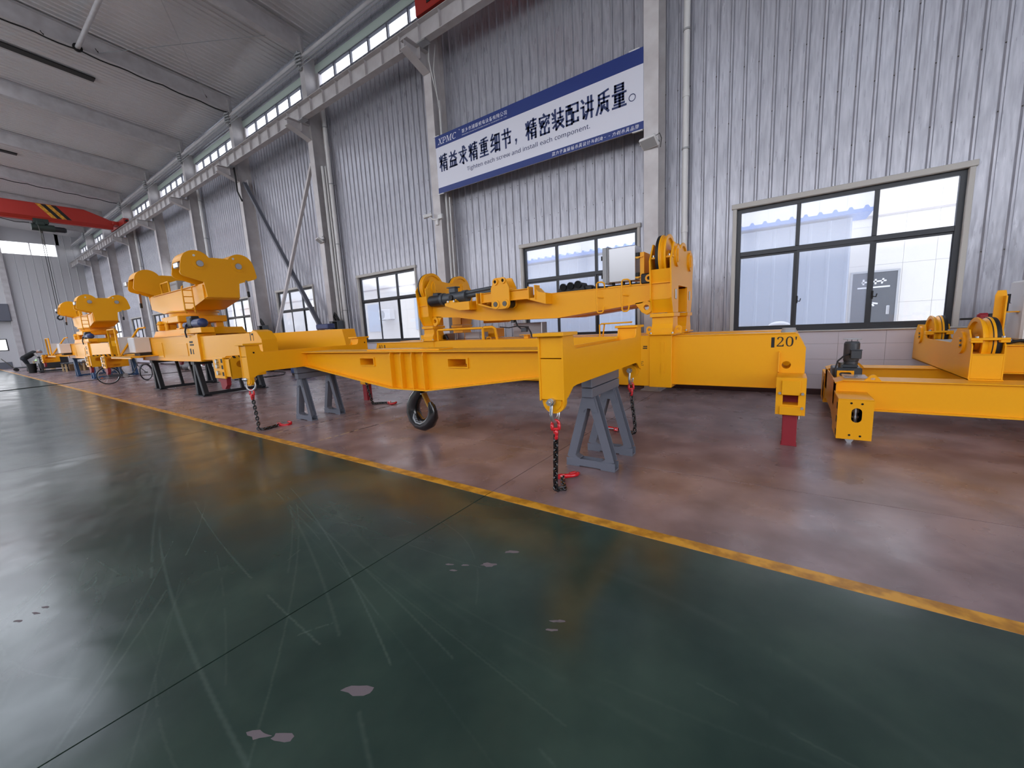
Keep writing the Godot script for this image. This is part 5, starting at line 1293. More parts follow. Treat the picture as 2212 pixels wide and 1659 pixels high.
func far_spreader(label: String, cx: float, right_end: float, left_end: float, stand: StandardMaterial3D, far_right: float) -> void:
	var t := thing("slewing_spreader", label, "spreader", V(cx, 0, -4.69))
	var c := V(cx, 0, 0)
	var y0 := 0.965
	# fixed middle boxes and sliding ends
	for s in [1, -1]:
		var za: float = 0.40 * s
		var zb: float = 0.79 * s
		var lo := minf(za, zb)
		var hi := maxf(za, zb)
		var mid := part("middle_box", mb().prism(P2([-2.6, y0, 2.55, y0, 2.55, 1.66, 2.1, 1.66, 2.0, 1.66, -2.6, 1.66]), 2, lo, hi), M.yellow, t)
		part("end_collar", mb().box(V(2.45, y0 - 0.015, lo - 0.015), V(2.58, 1.675, hi + 0.015), 0.004).box(V(-2.63, y0 - 0.015, lo - 0.015), V(-2.5, 1.675, hi + 0.015), 0.004), M.yellow, mid)
		part("top_flange", mb().box(V(-2.6, 1.66, lo - 0.03), V(2.4, 1.675, hi + 0.03), 0.002).box(V(-2.6, y0 - 0.012, lo - 0.03), V(2.55, y0, hi + 0.03), 0.002), M.yellow, mid)
		part("inspection_plate", mb().box(V(0.9, 1.10, hi if s > 0 else lo - 0.012), V(1.7, 1.45, (hi + 0.012) if s > 0 else lo), 0.003).box(V(-1.3, 1.05, hi if s > 0 else lo - 0.012), V(-0.4, 1.5, (hi + 0.012) if s > 0 else lo), 0.003), M.yellow, mid)
		var re: float = right_end - cx
		if s < 0: re = far_right - cx
		var le: float = left_end - cx
		var rp := P2([2.5, 1.01, re, 1.01, re, 1.46, re - 0.18, 1.63, re - 0.35, 1.67, re - 0.5, 1.61, 2.5, 1.61])
		if s < 0: rp = P2([2.5, 1.01, re, 1.01, re, 1.20, re - 0.10, 1.59, re - 0.2, 1.60, 2.5, 1.60])
		var e := part("sliding_end", mb().prism(rp, 2, lo + 0.04, hi - 0.04), M.yellow, t)
		part("edge_strip", mb().box(V(2.5, 1.0, lo + 0.02), V(re - 0.9, 1.012, hi - 0.02), 0.002), M.yellow, e)
		part("sliding_end", mb().prism(P2([-2.5, 1.01, le, 1.01, le, 1.50, le + 0.1, 1.62, -2.5, 1.62]), 2, lo + 0.04, hi - 0.04), M.yellow, t)
		if s > 0:
			part("length_mark", mb().box(V(re - 0.52, 1.44, hi - 0.04), V(re - 0.49, 1.62, hi - 0.038)).box(V(re - 0.45, 1.56, hi - 0.04), V(re - 0.36, 1.60, hi - 0.038)).box(V(re - 0.38, 1.44, hi - 0.04), V(re - 0.36, 1.60, hi - 0.038)), M.ink, e)
			part("stencil", mb().box(V(1.9, 1.45, hi), V(2.15, 1.50, hi + 0.002)).box(V(1.9, 1.38, hi), V(2.2, 1.42, hi + 0.002)).box(V(1.85, 1.15, hi), V(1.95, 1.30, hi + 0.002)).box(V(2.05, 1.15, hi), V(2.12, 1.28, hi + 0.002)), M.ink, mid)
	# end arms with oval window, guide flippers and stripes
	for q in [[right_end - cx, 1.0], [left_end - cx, -1.0]]:
		var xa: float = q[0] - 0.32 if q[1] > 0 else q[0]
		var xb: float = xa + 0.32
		for s in [1, -1]:
			var lo: float = minf(0.75 * s, 1.40 * s)
			var hi: float = maxf(0.75 * s, 1.40 * s)
			var zc := (lo + hi) / 2
			var arm := P2([lo, 0.72, hi, 0.70, hi, 1.10, hi - 0.06, 1.16, lo + 0.06, 1.16, lo, 1.10])
			var a := part("end_arm", mb().prism(arm, 0, xb - 0.012, xb, [slot(zc + 0.02, 0.99, 0.19, 0.07), slot(zc, 0.79, 0.09, 0.03)]).prism(arm, 0, xa, xa + 0.012), M.yellow, t)
			part("arm_shell", mb().box(V(xa + 0.012, 1.12, lo + 0.05), V(xb - 0.012, 1.13, hi - 0.05)).box(V(xa + 0.012, 0.74, lo), V(xb - 0.012, 0.75, hi)).box(V(xa + 0.02, 0.75, zc - 0.3), V(xa + 0.1, 1.1, zc + 0.25)), M.yellow, a)
			part("arm_end", mb().box(V(xa, 0.75, (1.40 * s) - 0.012), V(xb, 1.10, (1.40 * s) + 0.012), 0.003), M.yellow, a)
			var st := mb()
			for k in 5:
				var z0 := lo + 0.08 + k * 0.11
				st.prism([Vector2(z0, 1.115), Vector2(z0 + 0.05, 1.115), Vector2(z0 + 0.075, 1.162), Vector2(z0 + 0.025, 1.162)], 0, xb, xb + 0.002)
			part("hazard_stripe", st, M.ink, a)
			var zf: float = 1.42 * s
			var fp := part("flipper_plate", mb().box(V(xa - 0.42 if q[1] > 0 else xb, 0.70, zf - 0.02), V(xa + 0.10 if q[1] > 0 else xb + 0.42, 1.14, zf + 0.02), 0.01), M.yellow, t)
			var xm: float = xa - 0.16 if q[1] > 0 else xb + 0.16
			for y in [0.82, 0.96, 1.06]:
				part("bolt", mb().cyl(V(xm, y, zf + 0.02), V(xm, y, zf + 0.06), 0.045, -1, 12), M.zinc, fp)
				part("slot_hole", mb().cyl(V(xm - 0.09, y - 0.02, zf + 0.02), V(xm - 0.09, y - 0.02, zf + 0.023), 0.03, -1, 10), M.hole, fp)
			part("hazard_stripe", mb().box(V(xm + 0.16, 0.76, zf + 0.02), V(xm + 0.24, 0.84, zf + 0.022)).box(V(xm + 0.16, 0.90, zf + 0.02), V(xm + 0.24, 0.98, zf + 0.022)).box(V(xm + 0.16, 1.03, zf + 0.02), V(xm + 0.24, 1.11, zf + 0.022)), M.ink, fp)
			part("flipper", mb().prism(P2([xm - 0.16, 0.72, xm + 0.20, 0.72, xm + 0.18, 0.56, xm + 0.05, 0.47, xm - 0.10, 0.47]), 2, zf - 0.10, zf - 0.02).box(V(xm - 0.26, 0.62, zf - 0.12), V(xm - 0.18, 1.04, zf - 0.03), 0.004), M.red_steel, t)
	part("head_motor", mb().box(V(right_end - cx - 0.15, 1.62, -0.75), V(right_end - cx + 0.35, 1.74, -0.55), 0.02), M.motor_blue, t)
	# raised middle deck and slewing ring
	part("deck", mb().prism(P2([-1.9, 1.675, 2.0, 1.675, 1.75, 1.86, -1.6, 1.86]), 2, -0.6, 0.6), M.yellow, t)
	var tb := part("slew_base", mb().box(V(-0.72, 2.06, -0.62), V(0.72, 2.25, 0.62), 0.02), M.yellow, t)
	part("slew_rib", mb().box(V(0.72, 2.08, -0.05), V(0.735, 2.24, -0.02)).box(V(0.72, 2.08, 0.3), V(0.735, 2.24, 0.33)), M.yellow, tb)
	for q in [[-0.5, -0.45], [-0.5, 0.45], [0.5, -0.45], [0.5, 0.45]]:
		part("slew_leg", mb().box(V(q[0] - 0.10, 1.86, q[1] - 0.10), V(q[0] + 0.10, 2.06, q[1] + 0.10), 0.02).box(V(q[0] - 0.15, 1.86, q[1] - 0.15), V(q[0] + 0.15, 1.90, q[1] + 0.15), 0.01), M.yellow, tb)
	part("slew_ring", mb().cyl(V(0, 2.25, 0), V(0, 2.36, 0), 0.60, -1, 36).cyl(V(0, 2.36, 0), V(0, 2.40, 0), 0.66, -1, 36), M.yellow, t)
	# head frame
	var hf := part("head_frame", mb().prism(P2([-2.3, 2.60, -1.2, 2.40, 1.2, 2.40, 2.3, 2.60, 2.3, 2.98, -2.3, 2.98]), 2, -0.42, 0.42), M.yellow, t)
	part("deck_plate", mb().box(V(-1.9, 2.98, -0.46), V(1.9, 3.0, 0.46), 0.004), M.yellow, hf)
	part("head_box", mb().box(V(-0.9, 3.0, -0.30), V(-0.2, 3.35, 0.25), 0.02).box(V(0.3, 3.0, -0.25), V(0.9, 3.25, 0.25), 0.02), M.grey_box, hf)
	part("grab_rail", mb().tube([V(-0.9, 3.0, 0.44), V(-0.9, 3.3, 0.44), V(-0.2, 3.3, 0.44), V(-0.2, 3.0, 0.44)], 0.025, 8), M.yellow, hf)
	# ladder
	var ld := mb()
	for z in [0.50, 0.72]: ld.tube([V(1.72, 2.98, z - 0.04), V(1.76, 2.95, z), V(1.76, 2.30, z), V(1.72, 2.27, z - 0.04)], 0.018, 8)
	part("ladder_rail", ld, M.yellow, t)
	for k in 4: part("ladder_rung", mb().cyl(V(1.76, 2.36 + k * 0.17, 0.50), V(1.76, 2.36 + k * 0.17, 0.72), 0.014, -1, 8), M.yellow, t)
	# eared pulley heads
	var ear := []
	ear.append_array(P2([0.38, 2.65, 0.42, 3.03]))
	ear.append_array(arc(0.80, 3.26, 0.10, -70, 30, 4))
	ear.append_array([Vector2(0.87, 3.42)])
	ear.append_array(arc(0.51, 3.50, 0.335, 10, 150, 12))
	ear.append_array(P2([0.15, 3.68, -0.15, 3.68]))
	ear.append_array(arc(-0.51, 3.50, 0.335, 30, 170, 12))
	ear.append_array([Vector2(-0.87, 3.42)])
	ear.append_array(arc(-0.80, 3.26, 0.10, 150, 250, 4))
	ear.append_array(P2([-0.42, 3.03, -0.38, 2.65]))
	for s in [1, -1]:
		var xh: float = 2.42 * s
		var h := part("pulley_head", mb().prism(ear, 0, xh - 0.02, xh + 0.02).prism(ear, 0, xh - s * 0.62 - 0.02, xh - s * 0.62 + 0.02), M.yellow, t)
		part("head_web", mb().box(V(minf(xh, xh - s * 0.62) + 0.02, 2.65, -0.38), V(maxf(xh, xh - s * 0.62) - 0.02, 3.02, 0.38)), M.yellow, h)
		part("head_belly", mb().box(V(minf(xh, xh - s * 0.62), 2.63, -0.40), V(maxf(xh, xh - s * 0.62), 2.65, 0.40)), M.yellow, h)
		var cv := mb()
		var a0 := arc(0.51, 3.50, 0.335, 10, 150, 12)
		var a1 := arc(-0.51, 3.50, 0.335, 30, 170, 12)
		for ar in [a0, a1]:
			for k in ar.size() - 1:
				var nrm := Vector3(0, (ar[k].y + ar[k + 1].y) / 2 - 3.5, 0)
				cv.qn(V(xh - s * 0.60, ar[k].y, ar[k].x), V(xh, ar[k].y, ar[k].x), V(xh, ar[k + 1].y, ar[k + 1].x), V(xh - s * 0.60, ar[k + 1].y, ar[k + 1].x), nrm)
				cv.qn(V(xh - s * 0.60, ar[k].y - 0.015, ar[k].x), V(xh, ar[k].y - 0.015, ar[k].x), V(xh, ar[k + 1].y - 0.015, ar[k + 1].x), V(xh - s * 0.60, ar[k + 1].y - 0.015, ar[k + 1].x), -nrm)
		part("pulley_cover", cv, M.yellow, h)
		for z in [0.449, -0.449]:
			part("sheave", sheave_mesh(0.28, 0.05), M.yellow, t, V(xh - s * 0.3, 3.5, z))
			part("hub_ring", mb().ring(V(xh + 0.02, 3.5, z), V(xh + 0.035, 3.5, z), 0.155, 0.09, 24), M.yellow, h)
			part("axle", mb().cyl(V(xh + 0.02, 3.5, z), V(xh + 0.06, 3.5, z), 0.078, -1, 16).box(V(xh + 0.06, 3.47, z - 0.07), V(xh + 0.068, 3.53, z + 0.07)), M.zinc, h)
			part("inspection_hole", mb().cyl(V(xh + 0.02, 3.70, z + 0.10), V(xh + 0.024, 3.70, z + 0.10), 0.03, -1, 12), M.white_plastic, h)
		part("rope_lock", mb().box(V(xh - 0.3, 3.36, 0.80), V(xh - 0.02, 3.50, 0.93), 0.02), M.zinc, t)
		# silver locking arms with black grips at the side of the head
		for z in [0.62, -0.62]:
			if s > 0 and z > 0: continue
			var m := part("locking_arm", mb().bar(V(xh - 0.05, 3.22, z), V(xh + 0.15, 2.78, z + 0.06), 0.05, 0.06, V(0, 0, 1)), M.zinc, t)
			part("arm_grip", mb().cyl(V(xh + 0.15, 2.80, z + 0.06), V(xh + 0.18, 2.66, z + 0.07), 0.035, -1, 10), M.rubber, m)
	# drive motors, valve stand and switch boxes on the deck
	part("drive_motor", mb().cyl(V(2.2, 1.96, 0.66), V(2.65, 1.96, 0.66), 0.12, -1, 18).ball(V(2.65, 1.96, 0.66), V(0.08, 0.12, 0.12), 14, 8), M.motor_blue, t)
	part("gear_case", mb().box(V(1.9, 1.86, 0.54), V(2.2, 2.12, 0.78), 0.03).box(V(1.78, 2.1, 0.56), V(2.15, 2.16, 0.74), 0.01), M.black_steel, t)
	part("brake", mb().cyl(V(1.5, 1.93, 0.68), V(1.8, 1.93, 0.68), 0.09, -1, 16), M.motor_blue, t)
	part("motor_shelf", mb().box(V(1.4, 1.70, 0.5), V(2.9, 1.84, 0.8), 0.01), M.yellow, t)
	part("hose", mb().tube([V(1.9, 1.95, 0.80), V(1.88, 1.75, 0.84), V(1.9, 1.60, 0.83)], 0.02, 8), M.cable, t)
	part("pipe_stand", mb().box(V(-0.9, 1.86, 0.55), V(-0.7, 2.05, 0.72), 0.02).cyl(V(-0.8, 2.05, 0.63), V(-0.8, 2.15, 0.63), 0.12, 0.07, 14).cyl(V(-0.4, 1.86, 0.6), V(-0.4, 2.10, 0.6), 0.05, -1, 12).cyl(V(-0.55, 2.0, 0.6), V(-0.2, 2.12, 0.6), 0.03, -1, 10), M.yellow, t)
	# service platform with switchgear on the near side, left
	var pl := part("platform", mb().box(V(-3.3, 1.10, 0.80), V(-0.9, 1.125, 1.45), 0.004).box(V(-3.3, 1.06, 1.42), V(-0.9, 1.13, 1.45), 0.003), M.yellow, t)
	part("platform_rail", mb().tube([V(-3.2, 1.12, 1.42), V(-3.2, 2.0, 1.42), V(-2.3, 2.0, 1.42), V(-2.3, 1.12, 1.42)], 0.03, 8).tube([V(-2.3, 1.12, 1.42), V(-2.3, 2.0, 0.85), V(-1.6, 2.0, 0.85)], 0.03, 8), M.yellow, pl)
	var sg := part("switchgear", mb().box(V(-3.1, 1.18, 0.82), V(-2.4, 1.74, 1.30), 0.02), M.grey_box, t)
	part("switch_door", mb().box(V(-2.36, 1.22, 0.9), V(-2.33, 1.74, 1.38), 0.006), M.white_plastic, sg)
	part("switch_bay", mb().box(V(-3.05, 1.48, 1.30), V(-2.5, 1.70, 1.31)).box(V(-3.05, 1.22, 1.30), V(-2.5, 1.42, 1.31)), M.ink, sg)
	part("switch", mb().box(V(-2.95, 1.55, 1.31), V(-2.85, 1.65, 1.34), 0.01).box(V(-2.75, 1.27, 1.31), V(-2.62, 1.37, 1.34), 0.01), M.zinc, sg)
	part("cabinet", mb().box(V(-2.15, 1.22, 0.80), V(-1.5, 1.70, 1.20), 0.02), M.white_plastic, t)
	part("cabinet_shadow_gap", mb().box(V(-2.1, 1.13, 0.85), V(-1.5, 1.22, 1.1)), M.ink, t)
	# the two stands
	for s in [-1, 1]:
		var who := "right" if s > 0 else "left"
		var near := cx > -20.0
		var st := thing("support_stand", ("black" if near else "blue") + " A-legged steel stand under the " + who + (" half of the nearer pulley spreader" if near else " half of the farthest spreader"), "stand", V(cx + s * 1.85, 0, -4.69), "A-legged stands under the far spreaders")
		for z in [0.72, -0.72]:
			part("leg", mb().bar(V(-0.04, 0.02, z), V(0.0, 0.93, z), 0.13, 0.12, V(0, 0, 1)), stand, st)
			part("leg", mb().bar(V(0.42, 0.02, z), V(0.08, 0.93, z), 0.13, 0.12, V(0, 0, 1)), stand, st)
			part("foot_plate", mb().box(V(-0.14, 0, z - 0.10), V(0.52, 0.02, z + 0.10), 0.004), stand, st)
			part("leg", mb().bar(V(0.42, 0.06, z * 0.25), V(0.12, 0.93, z * 0.25), 0.08, 0.08, V(0, 0, 1)), stand, st)
		part("head_bar", mb().box(V(-0.10, 0.86, -0.80), V(0.16, 0.948, 0.80), 0.006), stand, st)
		part("foot_bar", mb().box(V(0.38, 0.02, -0.72), V(0.46, 0.10, 0.72), 0.005), stand, st)

func far_spreaders() -> void:
	far_spreader("tall yellow slewing spreader on black stands, its pulley heads shaped like round ears", -15.22, -9.2, -20.3, M.black_steel, -8.0)
	far_spreader("farthest yellow slewing spreader, on blue stands beyond the bicycle", -28.6, -22.0, -34.9, M.blue_steel, -23.0)
func overhead_cranes() -> void:
	var X := -35.9
	var t := thing("bridge_crane", "red overhead travelling crane with black and yellow stripes and a green hoist", "crane", V(X, 8.956, 0))
	var ye := 8.97 - 8.956
	var g := P2([-7.6, 0.05, -7.6, 0.34, -7.35, 0.36, -6.35, 0.78, 11.0, 0.78, 11.0, 0.05])
	part("girder", mb().prism(g, 0, -0.26, -0.25).prism(g, 0, 0.25, 0.26).box(V(-0.28, 0.78, -6.35), V(0.28, 0.795, 11.0)).bar(V(0, 0.36, -7.4), V(0, 0.79, -6.33), 0.56, 0.014), M.crane_red, t)
	part("lower_flange", mb().prism(P2([-0.25, 0.05, 0.25, 0.05, 0.12, -0.12, 0.12, -0.16, -0.12, -0.16, -0.12, -0.12]), 2, -7.55, 11.0), M.crane_red, t)
	part("end_carriage", mb().box(V(-1.7, ye + 0.02, -8.05), V(1.5, ye + 0.34, -7.80), 0.01).box(V(-0.35, 0.1, -7.85), V(0.35, 0.32, -7.5), 0.01), M.crane_red, t)
	for x in [-1.35, 1.15]:
		part("wheel", mb().cyl(V(x, 0.12, -7.99), V(x, 0.12, -7.86), 0.12, -1, 18), M.axle, t)
		part("buffer", mb().cyl(V(signf(x) * 1.5 - (0.2 if x < 0 else 0.0), 0.2, -7.93), V(signf(x) * 1.5 - (0.2 if x < 0 else 0.0) + signf(x) * 0.12, 0.2, -7.93), 0.06, -1, 12), M.rubber, t)
	for q in [[-5.75, 0], [-5.55, 1], [-5.35, 0], [-5.15, 1]]:
		part("warning_stripe", mb().prism(P2([q[0], 0.06, q[0] + 0.2, 0.06, q[0] + 0.75, 0.775, q[0] + 0.55, 0.775]), 0, 0.26, 0.263), M.ink if q[1] == 0 else M.line, t)
	var h := thing("hoist", "dark green wire rope hoist under the red crane girder", "hoist", V(X, 8.45, -4.45))
	part("drum", mb().cyl(V(0, 0, -0.55), V(0, 0, 0.35), 0.19, -1, 22).box(V(-0.2, 0.1, -0.2), V(0.2, 0.34, 0.15), 0.04), M.hoist_green, h)
	part("motor", mb().cyl(V(0, -0.02, -0.95), V(0, -0.02, -0.55), 0.15, -1, 18).cyl(V(0, -0.02, -1.02), V(0, -0.02, -0.95), 0.11, 0.15, 18), M.black_steel, h)
	part("trolley", mb().box(V(-0.18, 0.2, -0.35), V(-0.14, 0.5, 0.25), 0.01).box(V(0.14, 0.2, -0.35), V(0.18, 0.5, 0.25), 0.01), M.hoist_green, h)
	part("rope_guide", mb().box(V(-0.06, -0.32, -0.06), V(0.06, -0.17, 0.06), 0.02), M.axle, h)
	var rope := mb()
	for q in [[0.05, 0.05], [-0.05, -0.05]]: rope.cyl(V(q[0], -0.3, q[1]), V(q[0], -4.75, q[1]), 0.014, -1, 8)
	part("wire_rope", rope, M.cable, h)
	var hb := part("hook_block", mb().cyl(V(-0.06, -4.83, 0), V(0.06, -4.83, 0), 0.13, -1, 18).box(V(-0.07, -4.95, -0.06), V(0.07, -4.75, 0.06), 0.02), M.black_steel, h)
	part("hook", mb().sweep([V(0, -4.93, 0), V(0, -5.03, 0.0), V(0, -5.10, 0.08), V(0, -5.20, 0.10), V(0, -5.28, 0.03), V(0, -5.27, -0.07), V(0, -5.18, -0.12), V(0, -5.12, -0.12)], [0.035, 0.035, 0.04, 0.045, 0.045, 0.04, 0.03, 0.015], 10), M.black_steel, hb)
	part("control_chain", mb().tube([V(0.2, 0.1, 0.1), V(0.22, -0.5, 0.05), V(0.21, -1.0, 0.02), V(0.24, -1.05, 0.0)], 0.02, 6), M.axle, h)
	part("power_cable", mb().tube([V(0.1, 0.2, 0.4), V(0.1, 0.15, 0.9), V(0.1, 0.3, 1.5), V(0.1, 0.45, 1.9)], 0.02, 6), M.cable, h)
	var c := thing("bridge_crane", "end of a second red crane above the runway beam over the banner", "crane", V(-6.1, 8.956, 0))
	part("end_carriage", mb().box(V(-1.65, 0.02, -8.06), V(1.65, 0.50, -7.78), 0.01), M.crane_red, c)
	part("girder", mb().box(V(-0.3, 0.30, -7.8), V(0.3, 1.1, 11.0), 0.01), M.crane_red, c)
	part("carriage_opening", mb().box(V(-1.25, 0.14, -7.775), V(-0.75, 0.42, -7.76)), M.ink, c)

func wall_fittings() -> void:
	for q in [[-2.30, 4.74, "white floodlight on the column right of the banner, tilted down"], [-13.60, 4.75, "white floodlight on the column beside the crossed braces"]]:
		var f := thing("floodlight", q[2], "floodlight", V(q[0], q[1], -8.24), "floodlights on the columns")
		var b := mb()
		b.xf = Transform3D(Basis.from_euler(Vector3(0.9, -0.25, 0.0)), V(0, 0, 0.10))
		b.box(V(-0.16, -0.11, -0.03), V(0.16, 0.11, 0.03), 0.012)
		part("housing", b, M.white_plastic, f)
		var gl := mb()
		gl.xf = b.xf
		gl.box(V(-0.14, -0.09, 0.03), V(0.14, 0.09, 0.034))
		part("front_glass", gl, M.grey_box, f)
		part("bracket", mb().tube([V(-0.17, -0.0, 0.10), V(-0.17, 0.0, 0.02), V(0.17, 0.0, 0.02), V(0.17, 0.0, 0.10)], 0.012, 6), M.grey_box, f)
		part("lead", mb().tube([V(0.1, 0.10, 0.05), V(0.17, 0.14, 0.02), V(0.2, 0.05, 0.0), V(0.18, -0.1, 0.0)], 0.007, 6), M.cable, f)
	var c := thing("security_camera", "small white bullet camera on an arm, on the column left of the banner", "camera", V(-7.95, 4.45, -8.245))
	var cb := mb()
	cb.xf = Transform3D(Basis.from_euler(Vector3(0.25, -0.9, 0.1)), V(-0.24, 0.09, 0.12))
	cb.box(V(-0.045, -0.04, -0.1), V(0.045, 0.045, 0.14), 0.01)
	part("camera_body", cb, M.white_plastic, c)
	part("arm", mb().tube([V(-0.22, 0.06, 0.10), V(-0.12, -0.02, 0.08), V(0.0, -0.04, 0.05), V(0.1, 0.02, 0.03)], 0.022, 8), M.white_plastic, c)
	part("mount", mb().box(V(0.05, -0.04, 0.0), V(0.2, 0.08, 0.07), 0.012).box(V(-0.06, -0.18, 0.0), V(0.03, -0.02, 0.06), 0.015), M.white_plastic, c)
	for q in [[-13.32, 1.55, "dark open electric box with cables, on the column behind the left trestle"], [-19.0, 1.62, "dark electric box with a cable loop on the column by the white brace"], [-24.6, 1.6, "dark electric box on the column behind the drive motor"]]:
		var e := thing("electric_box", q[2], "electric box", V(q[0], q[1], -8.30), "electric boxes on the columns")
		part("box", mb().prism(rect(-0.16, 0.0, 0.16, 0.40), 2, -0.12, 0.12, [rect(-0.14, 0.02, 0.14, 0.38)]).box(V(-0.16, 0.0, -0.13), V(0.16, 0.40, -0.11)), M.motor, e)
		part("box_door", mb().box(V(-0.36, 0.02, 0.09), V(-0.16, 0.40, 0.11), 0.004), M.motor, e)
		part("fuse_row", mb().box(V(-0.1, 0.1, -0.1), V(0.1, 0.3, 0.0), 0.02), M.ink, e)
		part("cable_bundle", mb().tube([V(-0.1, 0.41, 0), V(-0.12, 0.55, 0.05), V(0.0, 0.68, 0.08), V(0.12, 0.52, 0.05), V(0.14, 0.41, 0.02)], 0.03, 8).tube([V(0, 0.41, 0.05), V(0.02, 0.6, 0.1), V(0.1, 0.5, 0.1), V(0.2, 0.42, 0.1)], 0.02, 8), M.cable, e)
		part("down_lead", mb().tube([V(0, 0.0, 0), V(0.02, -0.3, 0.0), V(-0.02, -0.6, 0.0), V(0, -0.9, 0.0)], 0.018, 6), M.cable, e)
	var sw := mb()
	for y in [2.2, 4.05, 4.9, 5.75]:
		for k in 60:
			var x := 1.153 - 0.2185 * (k - 12)
			if y < 3.6 and inside_window(x): continue
			sw.cyl(V(x - 0.02, y - 0.0005 * k, ZW + 0.02), V(x - 0.02, y - 0.0005 * k, ZW + 0.034), 0.011, 0.006, 6)
	single("wall_screws", sw, M.axle, "dark screw heads along the ribs of the silver wall", "screws", "", "stuff")
	# fixing straps of the banner stand in banner()

func inside_window(x: float) -> bool:
	for w in WIN:
		if x > w - 0.05 and x < w + 3.05: return true
	return false

# brush-stroke lettering; every stroke is a row of points on a 16 by 16 grid, y downwards
const GLYPHS := {
	"精": "0215 6245 0666 313f 370b 376a 71f1 84e4 76f6 b0b6 888f 88e8 e8ef efdf 8beb 8ded", "益": "4153 c1a3 04f4 6528 95e8 292e 29d9 d9de 696e a9ae 0efe",
	"求": "04f4 808f 8f6e 3658 691d d6a8 88fe a0c2", "重": "d031 03f3 353a 35c5 c5ca 3aca 37c7 818e 1cec 0fff", "细": "4014 1454 6319 1969 0e6c 818f 81f1 f1ff 8efe 88f8 b1be",
	"节": "03f3 5055 a0a5 17d7 d7dc dcac 676f", "密": "7081 12f2 1215 f2e4 2628 4549 499a a9b7 b43a 6577 d6e8 8b8f 2c2f 2fef ecef", "装": "0224 0626 4048 73f3 b0b7 87e7 09f9 891d 5c5f 5f8d eaac 8aff",
	"配": "0171 040f 0474 747f 0f7f 3137 5157 0c7c 91f1 f1f7 97f7 979e 9efe fefc", "讲": "1133 0636 363e 3e5c 64f4 6afa 9099 996f d0df", "质": "e032 3239 390f 35f5 9298 686d 68d8 d8dd 9a5f acef",
	"量": "3034 30c0 c0c4 34c4 32c2 06f6 373b 37c7 c7cb 3bcb 39c9 878f 2ddd 0fff", "新": "3031 0272 2334 5344 0575 0878 383f 3a0d 3a6d e092 929a 9a7f 96f6 c6cf", "乡": "8034 34b4 b449 49d8 d81f",
	"市": "7072 03f3 737f 262d 26d6 d6dd", "浦": "0022 0527 0e3a 52f2 a0af 555f 55e5 e5ef 58e8 5beb c0d1", "联": "0171 111d 616f 1565 1969 0d7c 9092 e0d2 84f4 88f8 b4b8 b88f b8ff", "机": "0474 404f 4509 4779 919a 91e1 9a7f e1ee eeff",
	"电": "222b 22d2 d2db 2bdb 27d7 707e 7efe fefc", "设": "1133 0636 363e 3e5c 8185 81c1 c1c5 c5f5 78e8 e86f 89ff", "备": "6033 31c1 c127 47f8 393f 39d9 d9df 3fdf 3cdc 898f", "有": "03f3 8009 565f 56d6 d6df 59d9 5cdc",
	"限": "010f 0151 5135 3568 6839 818f 81e1 e1e7 87e7 84e4 8fbc b7ff f9cb", "公": "5008 a0f8 773e 3ede abee", "司": "11e1 e1ef efcf 14a4 282d 28a8 a8ad 2dad", "致": "0171 4125 2565 0969 393e 0f7c b083 93f3 e38f 94ff",
	"力": "14e4 e4dd ddbd 7075 751f", "于": "21d1 06f6 818e 8e5d", "集": "5023 333a 33e3 36d6 38d8 3aea 838a 0cfc 8a8f 8c1f 8cff", "箱": "3014 2152 b093 a1e1 0676 454f 470b 868f 86e6 e6ef 8fef 89e9 8cec", "吊": "4145 41c1 c1c5 45c5 272d 27e7 e7ed 858f",
	"具": "303b 30c0 c0cb 33c3 36c6 39c9 0bfb 5c1f acef", "计": "1133 0636 363e 3e5c 65f5 b0bf", "与": "4047 43d3 47e7 e7dd ddbd 0aba", "制": "0373 0676 404f 1919 1a1e 1a6a 6a6d a2aa f0ff ffdf", "造": "1133 0636 363b 3b0e 3bff a0a6 74e4 66f6 888c 88e8 e8ec 8cec",
	"创": "5008 5095 2666 666a 6a4a 262d 2d7d 7d7b b2bb f0ff ffdf", "品": "4146 41b1 b1b6 46b6 191f 1969 696f 1f6f 999f 99f9 f9ff 9fff", "牌": "1019 190f 4044 1464 1868 686f b081 8288 82e2 e2e8 88e8 85e5 b2b8 7bfb bbbf", "-": "3868 6898",
}
func glyphs(b: MB, txt: String, x0: float, pitch: float, y0: float, w: float, h: float, pen: float, slant := 0.0) -> void:
	for i in txt.length():
		if not GLYPHS.has(txt[i]): continue
		for s in GLYPHS[txt[i]].split(" "):
			var p := Vector2(s.substr(0, 1).hex_to_int() / 15.0, 1.0 - s.substr(1, 1).hex_to_int() / 15.0)
			var q := Vector2(s.substr(2, 1).hex_to_int() / 15.0, 1.0 - s.substr(3, 1).hex_to_int() / 15.0)
			p = Vector2(x0 + i * pitch + (p.x - 0.5) * w + slant * p.y * h, y0 + p.y * h)
			q = Vector2(x0 + i * pitch + (q.x - 0.5) * w + slant * q.y * h, y0 + q.y * h)
			var d := (q - p).normalized()
			if d == Vector2.ZERO: d = Vector2.RIGHT
			var k := pen * (0.92 if absf(d.y) < 0.4 else 1.1) / 2
			var n := Vector2(-d.y, d.x) * k
			p -= d * k * 0.9; q += d * k * 0.9
			b.qn(V(p.x - n.x, p.y - n.y, 0), V(q.x - n.x, q.y - n.y, 0), V(q.x + n.x, q.y + n.y, 0), V(p.x + n.x, p.y + n.y, 0), Vector3.BACK)
